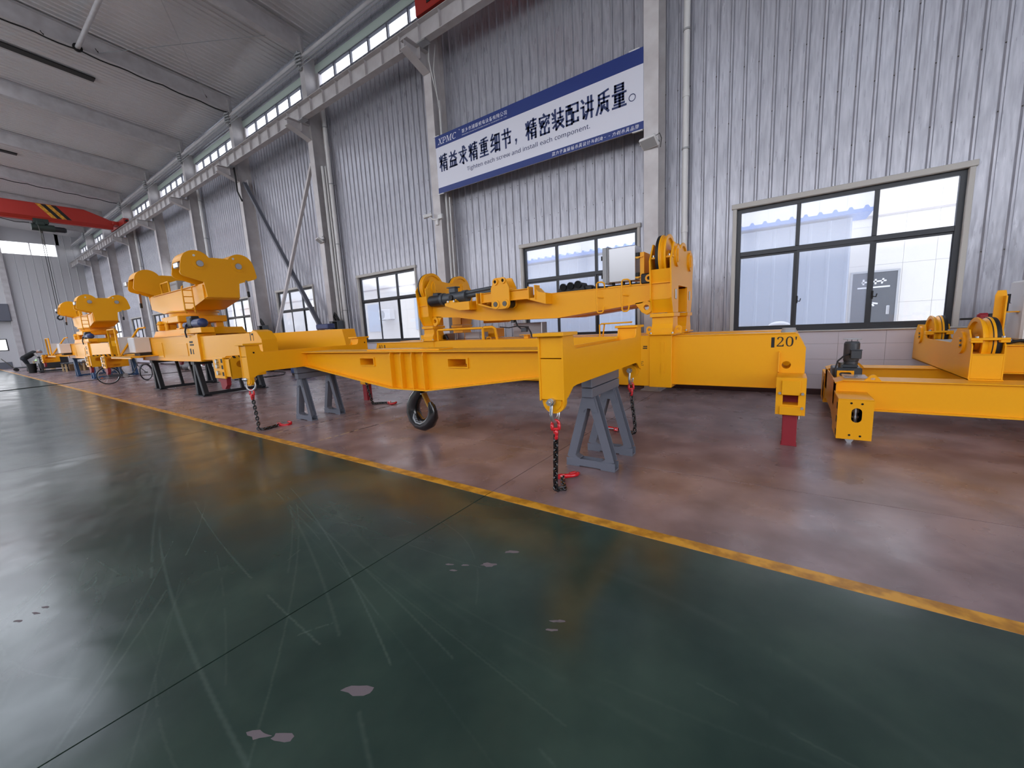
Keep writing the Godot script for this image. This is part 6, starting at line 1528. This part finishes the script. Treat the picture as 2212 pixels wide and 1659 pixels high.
func latin(txt: String, height: float, width: float, font: String, italic: bool, m: Material, parent: Node, at: Vector3) -> void:
	var tm := TextMesh.new()
	var f := SystemFont.new()
	f.font_names = PackedStringArray([font]); f.font_italic = italic
	tm.font = f; tm.text = txt; tm.font_size = 64; tm.depth = 0.0008
	tm.pixel_size = 0.01
	tm.horizontal_alignment = HORIZONTAL_ALIGNMENT_LEFT
	var bb := tm.get_aabb()
	var o := part("lettering", tm, m, parent, at)
	o.scale = Vector3(width / bb.size.x, height / bb.size.y, 1)
	var sl := Basis(Vector3.RIGHT, Vector3(0.22 if italic else 0.0, 1, 0), Vector3.BACK)
	o.basis = sl * o.basis
	o.position = at - o.basis * (bb.position)

func banner() -> void:
	var t := thing("banner", "long white sign with blue bands and lettering between two columns", "sign", V(-5.1375, 5.05, -8.24))
	var o := V(5.1375, -5.05, 0)
	var blue := mat(Color(0.03, 0.17, 0.46), 0.35)
	var navy := mat(Color(0.05, 0.15, 0.36), 0.4)
	var white := mat(Color(0.84, 0.85, 0.90), 0.35)
	part("board", mb().box(V(-7.845, 5.05, -0.03) + o, V(-2.43, 6.453, 0.0) + o, 0.003), white, t)
	part("blue_band", mb().box(V(-7.845, 6.176, 0.0) + o, V(-2.43, 6.453, 0.002) + o), blue, t)
	part("blue_band", mb().box(V(-7.845, 5.05, 0.0) + o, V(-2.43, 5.191, 0.002) + o), blue, t)
	var z := V(0, 0, 0.003)
	var b := mb()
	glyphs(b, "精益求精重细节", -7.60, 0.3365, 5.585, 0.25, 0.385, 0.042)
	glyphs(b, "精密装配讲质量", -4.905, 0.3345, 5.585, 0.26, 0.385, 0.042)
	b.qn(V(-5.345, 5.70, 0), V(-5.29, 5.70, 0), V(-5.29, 5.65, 0), V(-5.345, 5.65, 0), Vector3.BACK)
	b.qn(V(-5.32, 5.66, 0), V(-5.29, 5.66, 0), V(-5.315, 5.575, 0), V(-5.335, 5.575, 0), Vector3.BACK)
	part("lettering", b, navy, t, o + z)
	part("full_stop", mb().lathe([[0.054, 0.0], [0.068, 0.0], [0.068, 0.001], [0.054, 0.001]], V(-2.643, 5.66, 0.001), Vector3.BACK, 24), navy, t, o + z)
	latin("Tighten each screw and install each component.", 0.125, 3.31, "Droid Sans", false, navy, t, V(-6.82, 5.352, 0) + o + z)
	latin("XPMC", 0.145, 0.62, "Droid Serif", true, white, t, V(-7.755, 6.232, 0) + o + z)
	latin("®", 0.03, 0.03, "Droid Sans", false, white, t, V(-7.01, 6.375, 0) + o + z)
	b = mb()
	glyphs(b, "新乡市浦联机电设备有限公司", -6.865, 0.1072, 6.287, 0.083, 0.085, 0.0095)
	part("lettering", b, white, t, o + z)
	latin("XINXIANG PULIAN ELECTROMECHANICAL EQUIPMENT CO . LTD", 0.028, 1.37, "Droid Sans", false, white, t, V(-6.92, 6.222, 0) + o + z)
	b = mb()
	glyphs(b, "致力于集装箱吊具设计与制造--力创吊具品牌", -4.37, 0.0905, 5.085, 0.066, 0.07, 0.0085, 0.15)
	part("lettering", b, white, t, o + z)
	for q in [[-7.80, 6.45], [-2.6, 6.45], [-7.78, 5.03], [-2.55, 5.03]]:
		part("fixing_strap", mb().box(V(q[0] - 0.1, q[1], -0.035) + o, V(q[0] + 0.1, q[1] + 0.022, 0.006) + o, 0.003), M.white_plastic, t)
	part("hanger_tube", mb().box(V(-7.85, 6.30, -0.06) + o, V(-2.42, 6.34, -0.03) + o).box(V(-7.85, 5.15, -0.06) + o, V(-2.42, 5.19, -0.03) + o), M.grey_box, t)

# smooth skin round a set of tapered bones [a, b, ra, rb]
func skin(bones: Array, cell: float) -> MB:
	var lo := Vector3.ONE * 1e9
	var hi := -lo
	for q in bones:
		var r: float = maxf(q[2], q[3]) + cell * 2
		for p: Vector3 in [q[0], q[1]]:
			lo = lo.min(p - Vector3.ONE * r); hi = hi.max(p + Vector3.ONE * r)
	var d := Vector3i(((hi - lo) / cell).ceil()) + Vector3i.ONE
	var f := PackedFloat32Array()
	f.resize(d.x * d.y * d.z)
	f.fill(1.0)
	for q in bones:
		var a: Vector3 = q[0]
		var b: Vector3 = q[1]
		var ab := b - a
		var l2 := maxf(ab.length_squared(), 1e-6)
		var r := maxf(q[2], q[3]) + cell * 3
		var i0 := Vector3i(((a.min(b) - Vector3.ONE * r - lo) / cell).floor()).clamp(Vector3i.ZERO, d - Vector3i.ONE)
		var i1 := Vector3i(((a.max(b) + Vector3.ONE * r - lo) / cell).ceil()).clamp(Vector3i.ZERO, d - Vector3i.ONE)
		for z in range(i0.z, i1.z + 1):
			for y in range(i0.y, i1.y + 1):
				for x in range(i0.x, i1.x + 1):
					var p := lo + Vector3(x, y, z) * cell
					var t := clampf((p - a).dot(ab) / l2, 0, 1)
					var v := (p - a - ab * t).length() - lerpf(q[2], q[3], t)
					var k := (z * d.y + y) * d.x + x
					var h := clampf(0.5 + 0.5 * (f[k] - v) / 0.03, 0, 1)
					f[k] = lerpf(f[k], v, h) - 0.03 * h * (1 - h)
	var idx := {}
	var vs := PackedVector3Array()
	var at := func(x, y, z): return f[(z * d.y + y) * d.x + x]
	for z in d.z - 1:
		for y in d.y - 1:
			for x in d.x - 1:
				var sum := Vector3.ZERO
				var c := 0
				var base := (z * d.y + y) * d.x + x
				var m := 0
				var cs := [f[base], f[base + 1], f[base + d.x], f[base + d.x + 1], f[base + d.x * d.y], f[base + d.x * d.y + 1], f[base + d.x * d.y + d.x], f[base + d.x * d.y + d.x + 1]]
				for i in 8:
					if cs[i] < 0: m += 1
				if m == 0 or m == 8: continue
				for e in [[0, 1], [2, 3], [4, 5], [6, 7], [0, 2], [1, 3], [4, 6], [5, 7], [0, 4], [1, 5], [2, 6], [3, 7]]:
					var a: float = cs[e[0]]
					var b: float = cs[e[1]]
					if (a < 0) != (b < 0):
						var t := a / (a - b)
						var p0 := Vector3(e[0] & 1, (e[0] >> 1) & 1, e[0] >> 2)
						var p1 := Vector3(e[1] & 1, (e[1] >> 1) & 1, e[1] >> 2)
						sum += p0.lerp(p1, t); c += 1
				idx[base] = vs.size()
				vs.append(lo + (Vector3(x, y, z) + sum / c) * cell)
	var nn := PackedVector3Array()
	nn.resize(vs.size())
	var quads := []
	var st := [1, d.x, d.x * d.y]
	for base: int in idx:
		var x := base % d.x
		var y := (base / d.x) % d.y
		var z := base / (d.x * d.y)
		for ax in 3:
			var s1: int = st[(ax + 1) % 3]
			var s2: int = st[(ax + 2) % 3]
			if not (idx.has(base - s1) and idx.has(base - s2) and idx.has(base - s1 - s2)): continue
			var a := f[base]
			var b := f[base + st[ax]]
			if (a < 0) == (b < 0): continue
			var qd := [idx[base], idx[base - s1], idx[base - s1 - s2], idx[base - s2]]
			var nrm := Vector3.ZERO
			nrm[ax] = 1.0 if a < 0 else -1.0
			var g: Vector3 = (vs[qd[2]] - vs[qd[0]]).cross(vs[qd[3]] - vs[qd[1]])
			if g.dot(nrm) < 0: g = -g
			for i in qd: nn[i] += g
			quads.append(qd)
	var out := mb()
	for qd in quads: out.q4(vs[qd[0]], vs[qd[1]], vs[qd[2]], vs[qd[3]], nn[qd[0]].normalized(), nn[qd[1]].normalized(), nn[qd[2]].normalized(), nn[qd[3]].normalized())
	return out

func far_clutter() -> void:
	# bicycle
	var t := thing("bicycle", "old grey bicycle standing in front of the blue stands", "bicycle", V(-21.65, 0, -4.15))
	for z in [0.53, -0.58]:
		var yaw := 0.0 if z > 0 else 0.75
		var w := thing_part("wheel", t, V(0.0, 0.335, z), yaw)
		var ring := []
		for k in 30: ring.append(V(0, 0.318 * cos(TAU * k / 30), 0.318 * sin(TAU * k / 30)))
		part("tyre", mb().tube(ring, 0.018, 8, true), M.rubber, w)
		var rim := []
		for k in 30: rim.append(V(0, 0.295 * cos(TAU * k / 30), 0.295 * sin(TAU * k / 30)))
		part("rim", mb().tube(rim, 0.011, 6, true), M.zinc, w)
		part("hub", mb().cyl(V(-0.05, 0, 0), V(0.05, 0, 0), 0.025, -1, 10), M.axle, w)
		var sp := mb()
		for k in 18:
			var a := TAU * k / 18
			sp.cyl(V(0.02 if k % 2 else -0.02, 0.02 * cos(a + 0.8), 0.02 * sin(a + 0.8)), V(0, 0.29 * cos(a), 0.29 * sin(a)), 0.0022, -1, 4, false)
		part("spokes", sp, M.zinc, w)
		var fd := mb()
		var a0 := arc(0, 0, 0.355, 20, 160, 14)
		for k in a0.size() - 1: fd.bar(V(0, a0[k].y, a0[k].x), V(0, a0[k + 1].y, a0[k + 1].x), 0.05, 0.006, V(0, a0[k].y, a0[k].x))
		part("mudguard", fd, M.motor, w)
		if z > 0: part("reflector", mb().box(V(0.02, -0.08, 0.16), V(0.03, -0.05, 0.22), 0.004), mat(Color(0.9, 0.45, 0.15), 0.3), w)
	var fr := mb()
	var bb := V(0, 0.29, 0.05)
	fr.cyl(V(0, 0.335, 0.53), bb, 0.010, -1, 8).cyl(V(0, 0.335, 0.53), V(0, 0.72, 0.20), 0.010, -1, 8).cyl(bb, V(0, 0.82, 0.23), 0.016, -1, 10)
	fr.tube([bb, V(0, 0.30, -0.08), V(0, 0.38, -0.20), V(0, 0.60, -0.32), V(0, 0.72, -0.36)], 0.018, 8).cyl(V(0, 0.62, -0.36), V(0, 0.92, -0.30), 0.018, -1, 8)
	fr.cyl(V(0, 0.62, -0.37), V(0.02, 0.335, -0.58), 0.012, -1, 8)
	part("frame", fr, M.motor, t)
	part("saddle", mb().ball(V(0, 0.87, 0.26), V(0.09, 0.035, 0.13), 14, 8), M.rubber, t)
	part("handlebar", mb().tube([V(0.26, 0.98, -0.08), V(0.24, 1.0, -0.20), V(0.08, 0.97, -0.28), V(-0.08, 0.97, -0.28), V(-0.24, 1.0, -0.20), V(-0.26, 0.98, -0.08)], 0.013, 8), M.zinc, t)
	part("crank", mb().cyl(V(0.03, 0.29, 0.05), V(0.05, 0.29, 0.05), 0.085, -1, 18).bar(V(0.06, 0.29, 0.05), V(0.06, 0.26, -0.11), 0.012, 0.02).box(V(0.06, 0.245, -0.15), V(0.14, 0.27, -0.08), 0.005).bar(V(-0.06, 0.29, 0.05), V(-0.06, 0.32, 0.20), 0.012, 0.02).box(V(-0.14, 0.31, 0.17), V(-0.06, 0.335, 0.24), 0.005), M.zinc, t)
	part("chain_guard", mb().box(V(0.035, 0.27, 0.05), V(0.045, 0.37, 0.52), 0.01), M.motor, t)
	part("rack", mb().box(V(-0.06, 0.70, 0.25), V(0.06, 0.715, 0.62), 0.004).cyl(V(0.05, 0.70, 0.58), V(0.02, 0.335, 0.53), 0.006, -1, 6), M.axle, t)
	# worker bending over the bench
	var p := thing("person", "person in dark work clothes with pale sleeves bending over the far bench", "person", V(-41.3, 0, -3.25))
	var hd := V(0.03, 1.33, -0.62)
	var body := []
	for s in [1, -1]:
		var x: float = 0.10 * s
		body.append_array([[V(x, 0.08, 0.02), V(x * 0.95, 0.48, -0.02), 0.05, 0.065], [V(x * 0.95, 0.48, -0.02), V(x * 0.9, 0.90, 0.12), 0.07, 0.095], [V(x, 0.05, 0.04), V(x * 1.1, 0.035, -0.16), 0.045, 0.035]])
		body.append_array([[V(x * 1.7, 1.27, -0.36), V(x * 2.0, 1.03, -0.50), 0.055, 0.045], [V(x * 2.0, 1.03, -0.50), V(x * 1.5, 0.92, -0.74), 0.042, 0.032]])
		body.append([V(x * 1.5, 0.92, -0.74), V(x * 1.45, 0.90, -0.81), 0.03, 0.034])
		for k in 4: body.append([V(x * 1.45 + (k - 1.5) * 0.02, 0.90, -0.81), V(x * 1.4 + (k - 1.5) * 0.021, 0.865, -0.89 + absf(k - 1.5) * 0.012), 0.010, 0.008])
		body.append([V(x * 1.45 - s * 0.03, 0.90, -0.78), V(x * 1.2 - s * 0.03, 0.88, -0.84), 0.011, 0.009])
	body.append_array([[V(0, 0.93, 0.12), V(0, 1.10, -0.12), 0.14, 0.14], [V(0, 1.10, -0.12), V(0, 1.27, -0.36), 0.15, 0.12], [V(0, 1.27, -0.38), hd + V(0, -0.04, 0.08), 0.06, 0.055], [hd, hd + V(0, 0.03, 0.02), 0.095, 0.10], [hd + V(0, -0.06, -0.06), hd + V(0, -0.05, -0.05), 0.06, 0.06], [hd + V(0, -0.02, -0.10), hd + V(0, -0.03, -0.11), 0.018, 0.014]])
	part("body", skin(body, 0.022), mat(Color(0.72, 0.55, 0.46), 0.6), p)
	var tr := []
	var jk := [[V(0, 0.95, 0.10), V(0, 1.10, -0.12), 0.165, 0.165], [V(0, 1.10, -0.12), V(0, 1.27, -0.35), 0.17, 0.145]]
	var sl := []
	for s in [1, -1]:
		var x: float = 0.10 * s
		tr.append_array([[V(x, 0.10, 0.02), V(x * 0.95, 0.48, -0.02), 0.075, 0.085], [V(x * 0.95, 0.48, -0.02), V(x * 0.9, 0.90, 0.12), 0.09, 0.115]])
		jk.append([V(x * 1.2, 1.27, -0.36), V(x * 1.7, 1.25, -0.37), 0.09, 0.075])
		sl.append_array([[V(x * 1.75, 1.24, -0.38), V(x * 2.0, 1.03, -0.50), 0.07, 0.06], [V(x * 2.0, 1.03, -0.50), V(x * 1.6, 0.935, -0.70), 0.058, 0.048]])
	tr.append([V(0, 0.92, 0.12), V(0, 0.99, 0.05), 0.155, 0.155])
	part("trousers", skin(tr, 0.026), mat(Color(0.06, 0.075, 0.11), 0.8), p)
	part("jacket", skin(jk, 0.026), mat(Color(0.055, 0.055, 0.065), 0.8), p)
	part("sleeves", skin(sl, 0.024), mat(Color(0.75, 0.72, 0.71), 0.8), p)
	part("cap", mb().lathe([[0.0, 0.135], [0.07, 0.12], [0.108, 0.06], [0.112, 0.02], [0.10, 0.02]], hd, V(0, 1, 0.1), 18).box(hd + V(-0.07, 0.02, -0.19), hd + V(0.07, 0.032, -0.09), 0.004), M.grey_box, p)
	part("shoe", mb().ball(V(0.10, 0.05, -0.06), V(0.055, 0.05, 0.14)).ball(V(-0.10, 0.05, -0.06), V(0.055, 0.05, 0.14)), M.rubber, p)
	# bench, stool and the jumble around them
	var b := thing("workbench", "dark sheet-covered bench at the far end, beside the bending person", "workbench", V(-39.2, 0, -4.15))
	part("cover", mb().box(V(-0.55, 0.25, -0.62), V(0.55, 0.98, 0.62), 0.05), M.cover, b)
	part("bench_top", mb().box(V(-0.58, 0.98, -0.66), V(0.58, 1.03, 0.66), 0.01), M.motor, b)
	for q in [[-0.5, -0.55], [0.5, -0.55], [-0.5, 0.55], [0.5, 0.55]]: part("leg", mb().box(V(q[0] - 0.04, 0, q[1] - 0.04), V(q[0] + 0.04, 0.3, q[1] + 0.04), 0.005), M.black_steel, b)
	part("lower_shelf", mb().box(V(-0.6, 0.06, -0.7), V(0.62, 0.12, 0.75), 0.01), M.black_steel, b)
	var sx := thing("stool", "small light wooden stool between the person and the dark bench", "stool", V(-40.4, 0, -3.62))
	part("seat", mb().box(V(-0.22, 0.68, -0.22), V(0.22, 0.73, 0.22), 0.01), M.wood, sx)
	for q in [[-0.17, -0.17], [0.17, -0.17], [-0.17, 0.17], [0.17, 0.17]]: part("leg", mb().bar(V(q[0] * 1.2, 0, q[1] * 1.2), V(q[0], 0.68, q[1]), 0.04, 0.04), M.wood, sx)
	single("helmet", mb().lathe([[0.0, 0.15], [0.06, 0.14], [0.11, 0.09], [0.125, 0.01], [0.15, 0.0]], V(0, 0, 0), Vector3.UP, 20), mat(Color(0.72, 0.88, 0.62), 0.4), "pale green safety helmet resting on the small stool", "helmet", "", "", V(-40.4, 0.732, -3.62))
	single("waste_bin", mb().lathe([[0.0, 0.0], [0.17, 0.0], [0.22, 0.6], [0.20, 0.6], [0.16, 0.02], [0.0, 0.02]], Vector3.ZERO, Vector3.UP, 18), M.ink, "black round bin in front of the stool at the far end", "bin", "", "", V(-39.6, 0, -3.25))
	var pl := thing("pallet_truck", "low grey steel cart with a handle leaning by the end wall column", "cart", V(-45.5, 0, -3.4))
	part("deck", mb().box(V(-0.5, 0.22, -0.6), V(0.5, 0.28, 0.5), 0.01), M.motor, pl)
	part("handle", mb().tube([V(0.3, 0.25, 0.5), V(0.35, 0.9, 0.95), V(-0.2, 0.95, 0.95), V(-0.25, 0.25, 0.5)], 0.025, 8), M.axle, pl)
	for q in [[-0.4, -0.45], [0.4, -0.45], [-0.4, 0.4], [0.4, 0.4]]: part("wheel", mb().cyl(V(q[0] - 0.03, 0.11, q[1]), V(q[0] + 0.03, 0.11, q[1]), 0.11, -1, 14), M.rubber, pl)
	for q in [[-44.2, -4.6, 0.35, 1.0, "beige upright roll of material by the end wall column"]]:
		single("material_roll", mb().cyl(V(0, 0, 0), V(0.1, q[3], 0.05), 0.14, -1, 16), M.wood, q[4], "roll", "", "", V(q[0], 0, q[1]))
	var boxes := [[-37.9, -5.45, 0.62, 0.62, 0.5, "tall brown carton under the farthest spreader", 0], [-37.6, -6.15, 0.5, 0.75, 0.45, "brown carton standing right of the tall one, far end", 0], [-36.9, -6.6, 0.55, 0.45, 0.5, "low brown carton nearest the window wall, far end", 0], [-38.6, -5.0, 0.5, 0.42, 0.6, "brown carton half hidden by the dark bench", 0]]
	for q in boxes:
		var c := thing("carton", q[5], "carton", V(q[0], 0, q[1]), "brown cartons at the far end")
		part("box", mb().box(V(-q[2] / 2, 0, -q[4] / 2), V(q[2] / 2, q[3], q[4] / 2), 0.01), M.carton, c)
		part("tape", mb().box(V(-0.03, q[3], -q[4] / 2 - 0.001), V(0.03, q[3] + 0.002, q[4] / 2 + 0.001)), M.wood, c)
	for q in [[-38.0, 0.62, -5.45, 0.40, "white cloth thrown over the tall brown carton"], [-37.3, 0.75, -6.15, 0.30, "bluish white sheet over the right-hand carton, far end"]]:
		single("cloth", mb().ball(V(0, 0.02, 0), V(0.42, 0.07, 0.36), 14, 6).ball(V(0.3, -0.16, 0.05), V(0.09, 0.24, 0.3), 12, 6), M.white_plastic, q[4], "cloth", "", "", V(q[0], q[1], q[2]))
	var tb := thing("table", "low grey table in the shade under the farthest spreader", "table", V(-37.4, 0, -4.75))
	part("table_top", mb().box(V(-0.7, 0.50, -0.45), V(0.7, 0.55, 0.45), 0.01), M.motor, tb)
	for q in [[-0.6, -0.38], [0.6, -0.38], [-0.6, 0.38], [0.6, 0.38]]: part("leg", mb().box(V(q[0] - 0.04, 0, q[1] - 0.04), V(q[0] + 0.04, 0.5, q[1] + 0.04), 0.005), M.wood, tb)
	# behind the black stands, along the wall
	var gm := thing("machine", "green machine against the wall, seen between the black stand legs", "machine", V(-22.7, 0, -7.9))
	part("housing", mb().box(V(-0.45, 0.12, -0.35), V(0.45, 0.85, 0.35), 0.03), mat(Color(0.16, 0.34, 0.20), 0.5), gm)
	part("plinth", mb().box(V(-0.4, 0, -0.3), V(0.4, 0.12, 0.3)), M.black_steel, gm)
	part("panel", mb().box(V(-0.2, 0.45, 0.35), V(0.2, 0.7, 0.36), 0.004), M.grey_box, gm)
	for q in [[-20.9, -8.0, "blue steel cabinet behind the black stands, left one"], [-15.4, -7.95, "bright blue steel cabinet behind the red flipper of the nearer spreader"]]:
		var bc := thing("cabinet", q[2], "cabinet", V(q[0], 0, q[1]))
		part("cabinet_body", mb().box(V(-0.4, 0.08, -0.3), V(0.4, 0.80, 0.3), 0.015), M.bright_blue, bc)
		part("plinth", mb().box(V(-0.38, 0, -0.28), V(0.38, 0.08, 0.28)), M.black_steel, bc)
		part("door_panel", mb().box(V(-0.36, 0.12, 0.3), V(-0.01, 0.76, 0.312), 0.004).box(V(0.01, 0.12, 0.3), V(0.36, 0.76, 0.312), 0.004), M.bright_blue, bc)
	for q in [[-25.6, -7.4, "heap of white plastic bags near the wall behind the bicycle", 0.5], [-27.0, -7.6, "second heap of pale bags further along the wall", 0.45]]:
		var hp := thing("bag_heap", q[2], "bags", V(q[0], 0, q[1]))
		for k in 5: part("bag", mb().ball(V(-0.6 + 0.3 * k, 0.14 + 0.05 * (k % 2), 0.1 * sin(k * 2.0)), V(0.24, 0.15, 0.22), 12, 7), M.white_plastic if k % 2 == 0 else M.grey_box, hp)
	for q in [[-18.6, -8.2, "dark gas burner set on the floor left of the first trestle"], [-19.4, -8.1, "grey valves and fittings lying by the wall behind the trestle"]]:
		var v := thing("fitting", q[2], "fittings", V(q[0], 0, q[1]))
		part("valve_body", mb().ball(V(0, 0.14, 0), V(0.16, 0.14, 0.14)).cyl(V(-0.3, 0.12, 0), V(0.3, 0.12, 0), 0.06, -1, 12), M.axle, v)
		part("hand_wheel", mb().ring(V(0, 0.30, 0), V(0, 0.33, 0), 0.12, 0.09, 16).cyl(V(0, 0.2, 0), V(0, 0.33, 0), 0.02, -1, 8), M.grey_box, v)
	single("air_hose", mb().tube([V(-16.6, 0.02, -6.0), V(-16.2, 0.02, -7.0), V(-16.3, 0.02, -7.6), V(-17.2, 0.02, -8.1), V(-19.5, 0.02, -8.3), V(-22, 0.02, -8.4)], 0.018, 8), M.cable, "black hose looping on the floor behind the left trestle", "hose")
	single("floor_cable", mb().tube([V(-24.3, 0.012, -1.0), V(-24.7, 0.012, -2.2), V(-25.3, 0.012, -3.8), V(-25.2, 0.012, -5.5), V(-24.4, 0.012, -8.2)], 0.012, 6), M.cable, "thin dark cable lying across the far floor", "cable")
	single("gas_bottle", mb().lathe([[0.0, 0.0], [0.11, 0.0], [0.115, 0.03], [0.115, 0.55], [0.09, 0.68], [0.04, 0.74], [0.035, 0.82], [0.0, 0.82]], Vector3.ZERO, Vector3.UP, 18), M.grey_box, "grey gas bottle at the foot of the column with crossed braces", "gas bottle", "", "", V(-14.45, 0, -8.1))

func thing_part(called: String, parent: Node3D, at: Vector3, yaw: float) -> Node3D:
	var o := Node3D.new()
	o.name = called
	parent.add_child(o, true)
	o.position = at; o.rotation.y = yaw
	return o

func floor_marks() -> void:
	# dashed remains of tape along two saw cuts
	var rng := RandomNumberGenerator.new()
	rng.seed = 5
	for q in [[-5.46, -2.78, -5.6, "dashed line of black and pale tape bits on the red floor, under the hook"], [-6.58, -2.85, -5.3, "dashed line of tape bits on the red floor, by the left trestle"]]:
		var d := thing("tape_line", q[3], "tape", V(q[0], 0.0, (q[1] + q[2]) / 2))
		var z: float = q[1]
		var dark := mb()
		var pale := mb()
		while z > q[2]:
			var l := rng.randf_range(0.05, 0.09)
			(dark if rng.randf() < 0.45 else pale).box(V(rng.randf_range(-0.012, -0.006), 0.0, z - l - d.position.z), V(rng.randf_range(0.006, 0.012), 0.0022, z - d.position.z))
			z -= l + rng.randf_range(0.0, 0.05)
		part("dark_tape", dark, M.ink, d).set_meta("kind", "stuff")
		part("pale_tape", pale, M.wood, d).set_meta("kind", "stuff")
	# flakes where the green paint has chipped
	var spots := [[-1.437, -0.799, 0.05, "large grey paint chip low in the green aisle, left of centre"], [-1.466, -1.972, 0.035, "upper of three grey paint chips in the green aisle"], [-1.506, -1.782, 0.04, "grey paint chip just below the upper one in the green aisle"], [-1.683, -1.664, 0.03, "thin scraped paint chip left of the pair in the green aisle"], [-1.507, -0.519, 0.04, "grey paint chip at the bottom of the picture, right one"], [-1.60, -0.475, 0.035, "scratched paint chips at the bottom of the picture, left group"], [-0.929, -1.535, 0.03, "faint grey scuffed chip right of centre in the green aisle"], [-3.462, -0.078, 0.03, "long pale scrape at the left edge of the green aisle"]]
	for q in spots:
		rng.seed = int(absf(q[0]) * 1000)
		var m := mb()
		var n := 1 if q[2] > 0.032 else 3
		for k in n:
			var pts := []
			var el := 1.7 if n == 1 else 2.2
			var c := Vector2(rng.randf_range(-0.03, 0.03) * (n - 1), rng.randf_range(-0.03, 0.03) * (n - 1))
			for i in 11:
				var a := -TAU * i / 11.0
				var r: float = q[2] * rng.randf_range(0.45, 1.0) / (1.0 if n == 1 else 1.8)
				pts.append(c + Vector2(cos(a) * r * el, sin(a) * r * 0.6).rotated(-0.5))
			m.prism(pts, 1, 0.0, 0.0012)
		single("paint_chip", m, M.chip, q[3], "paint chip", "", "", V(q[0], 0.0, q[1]))
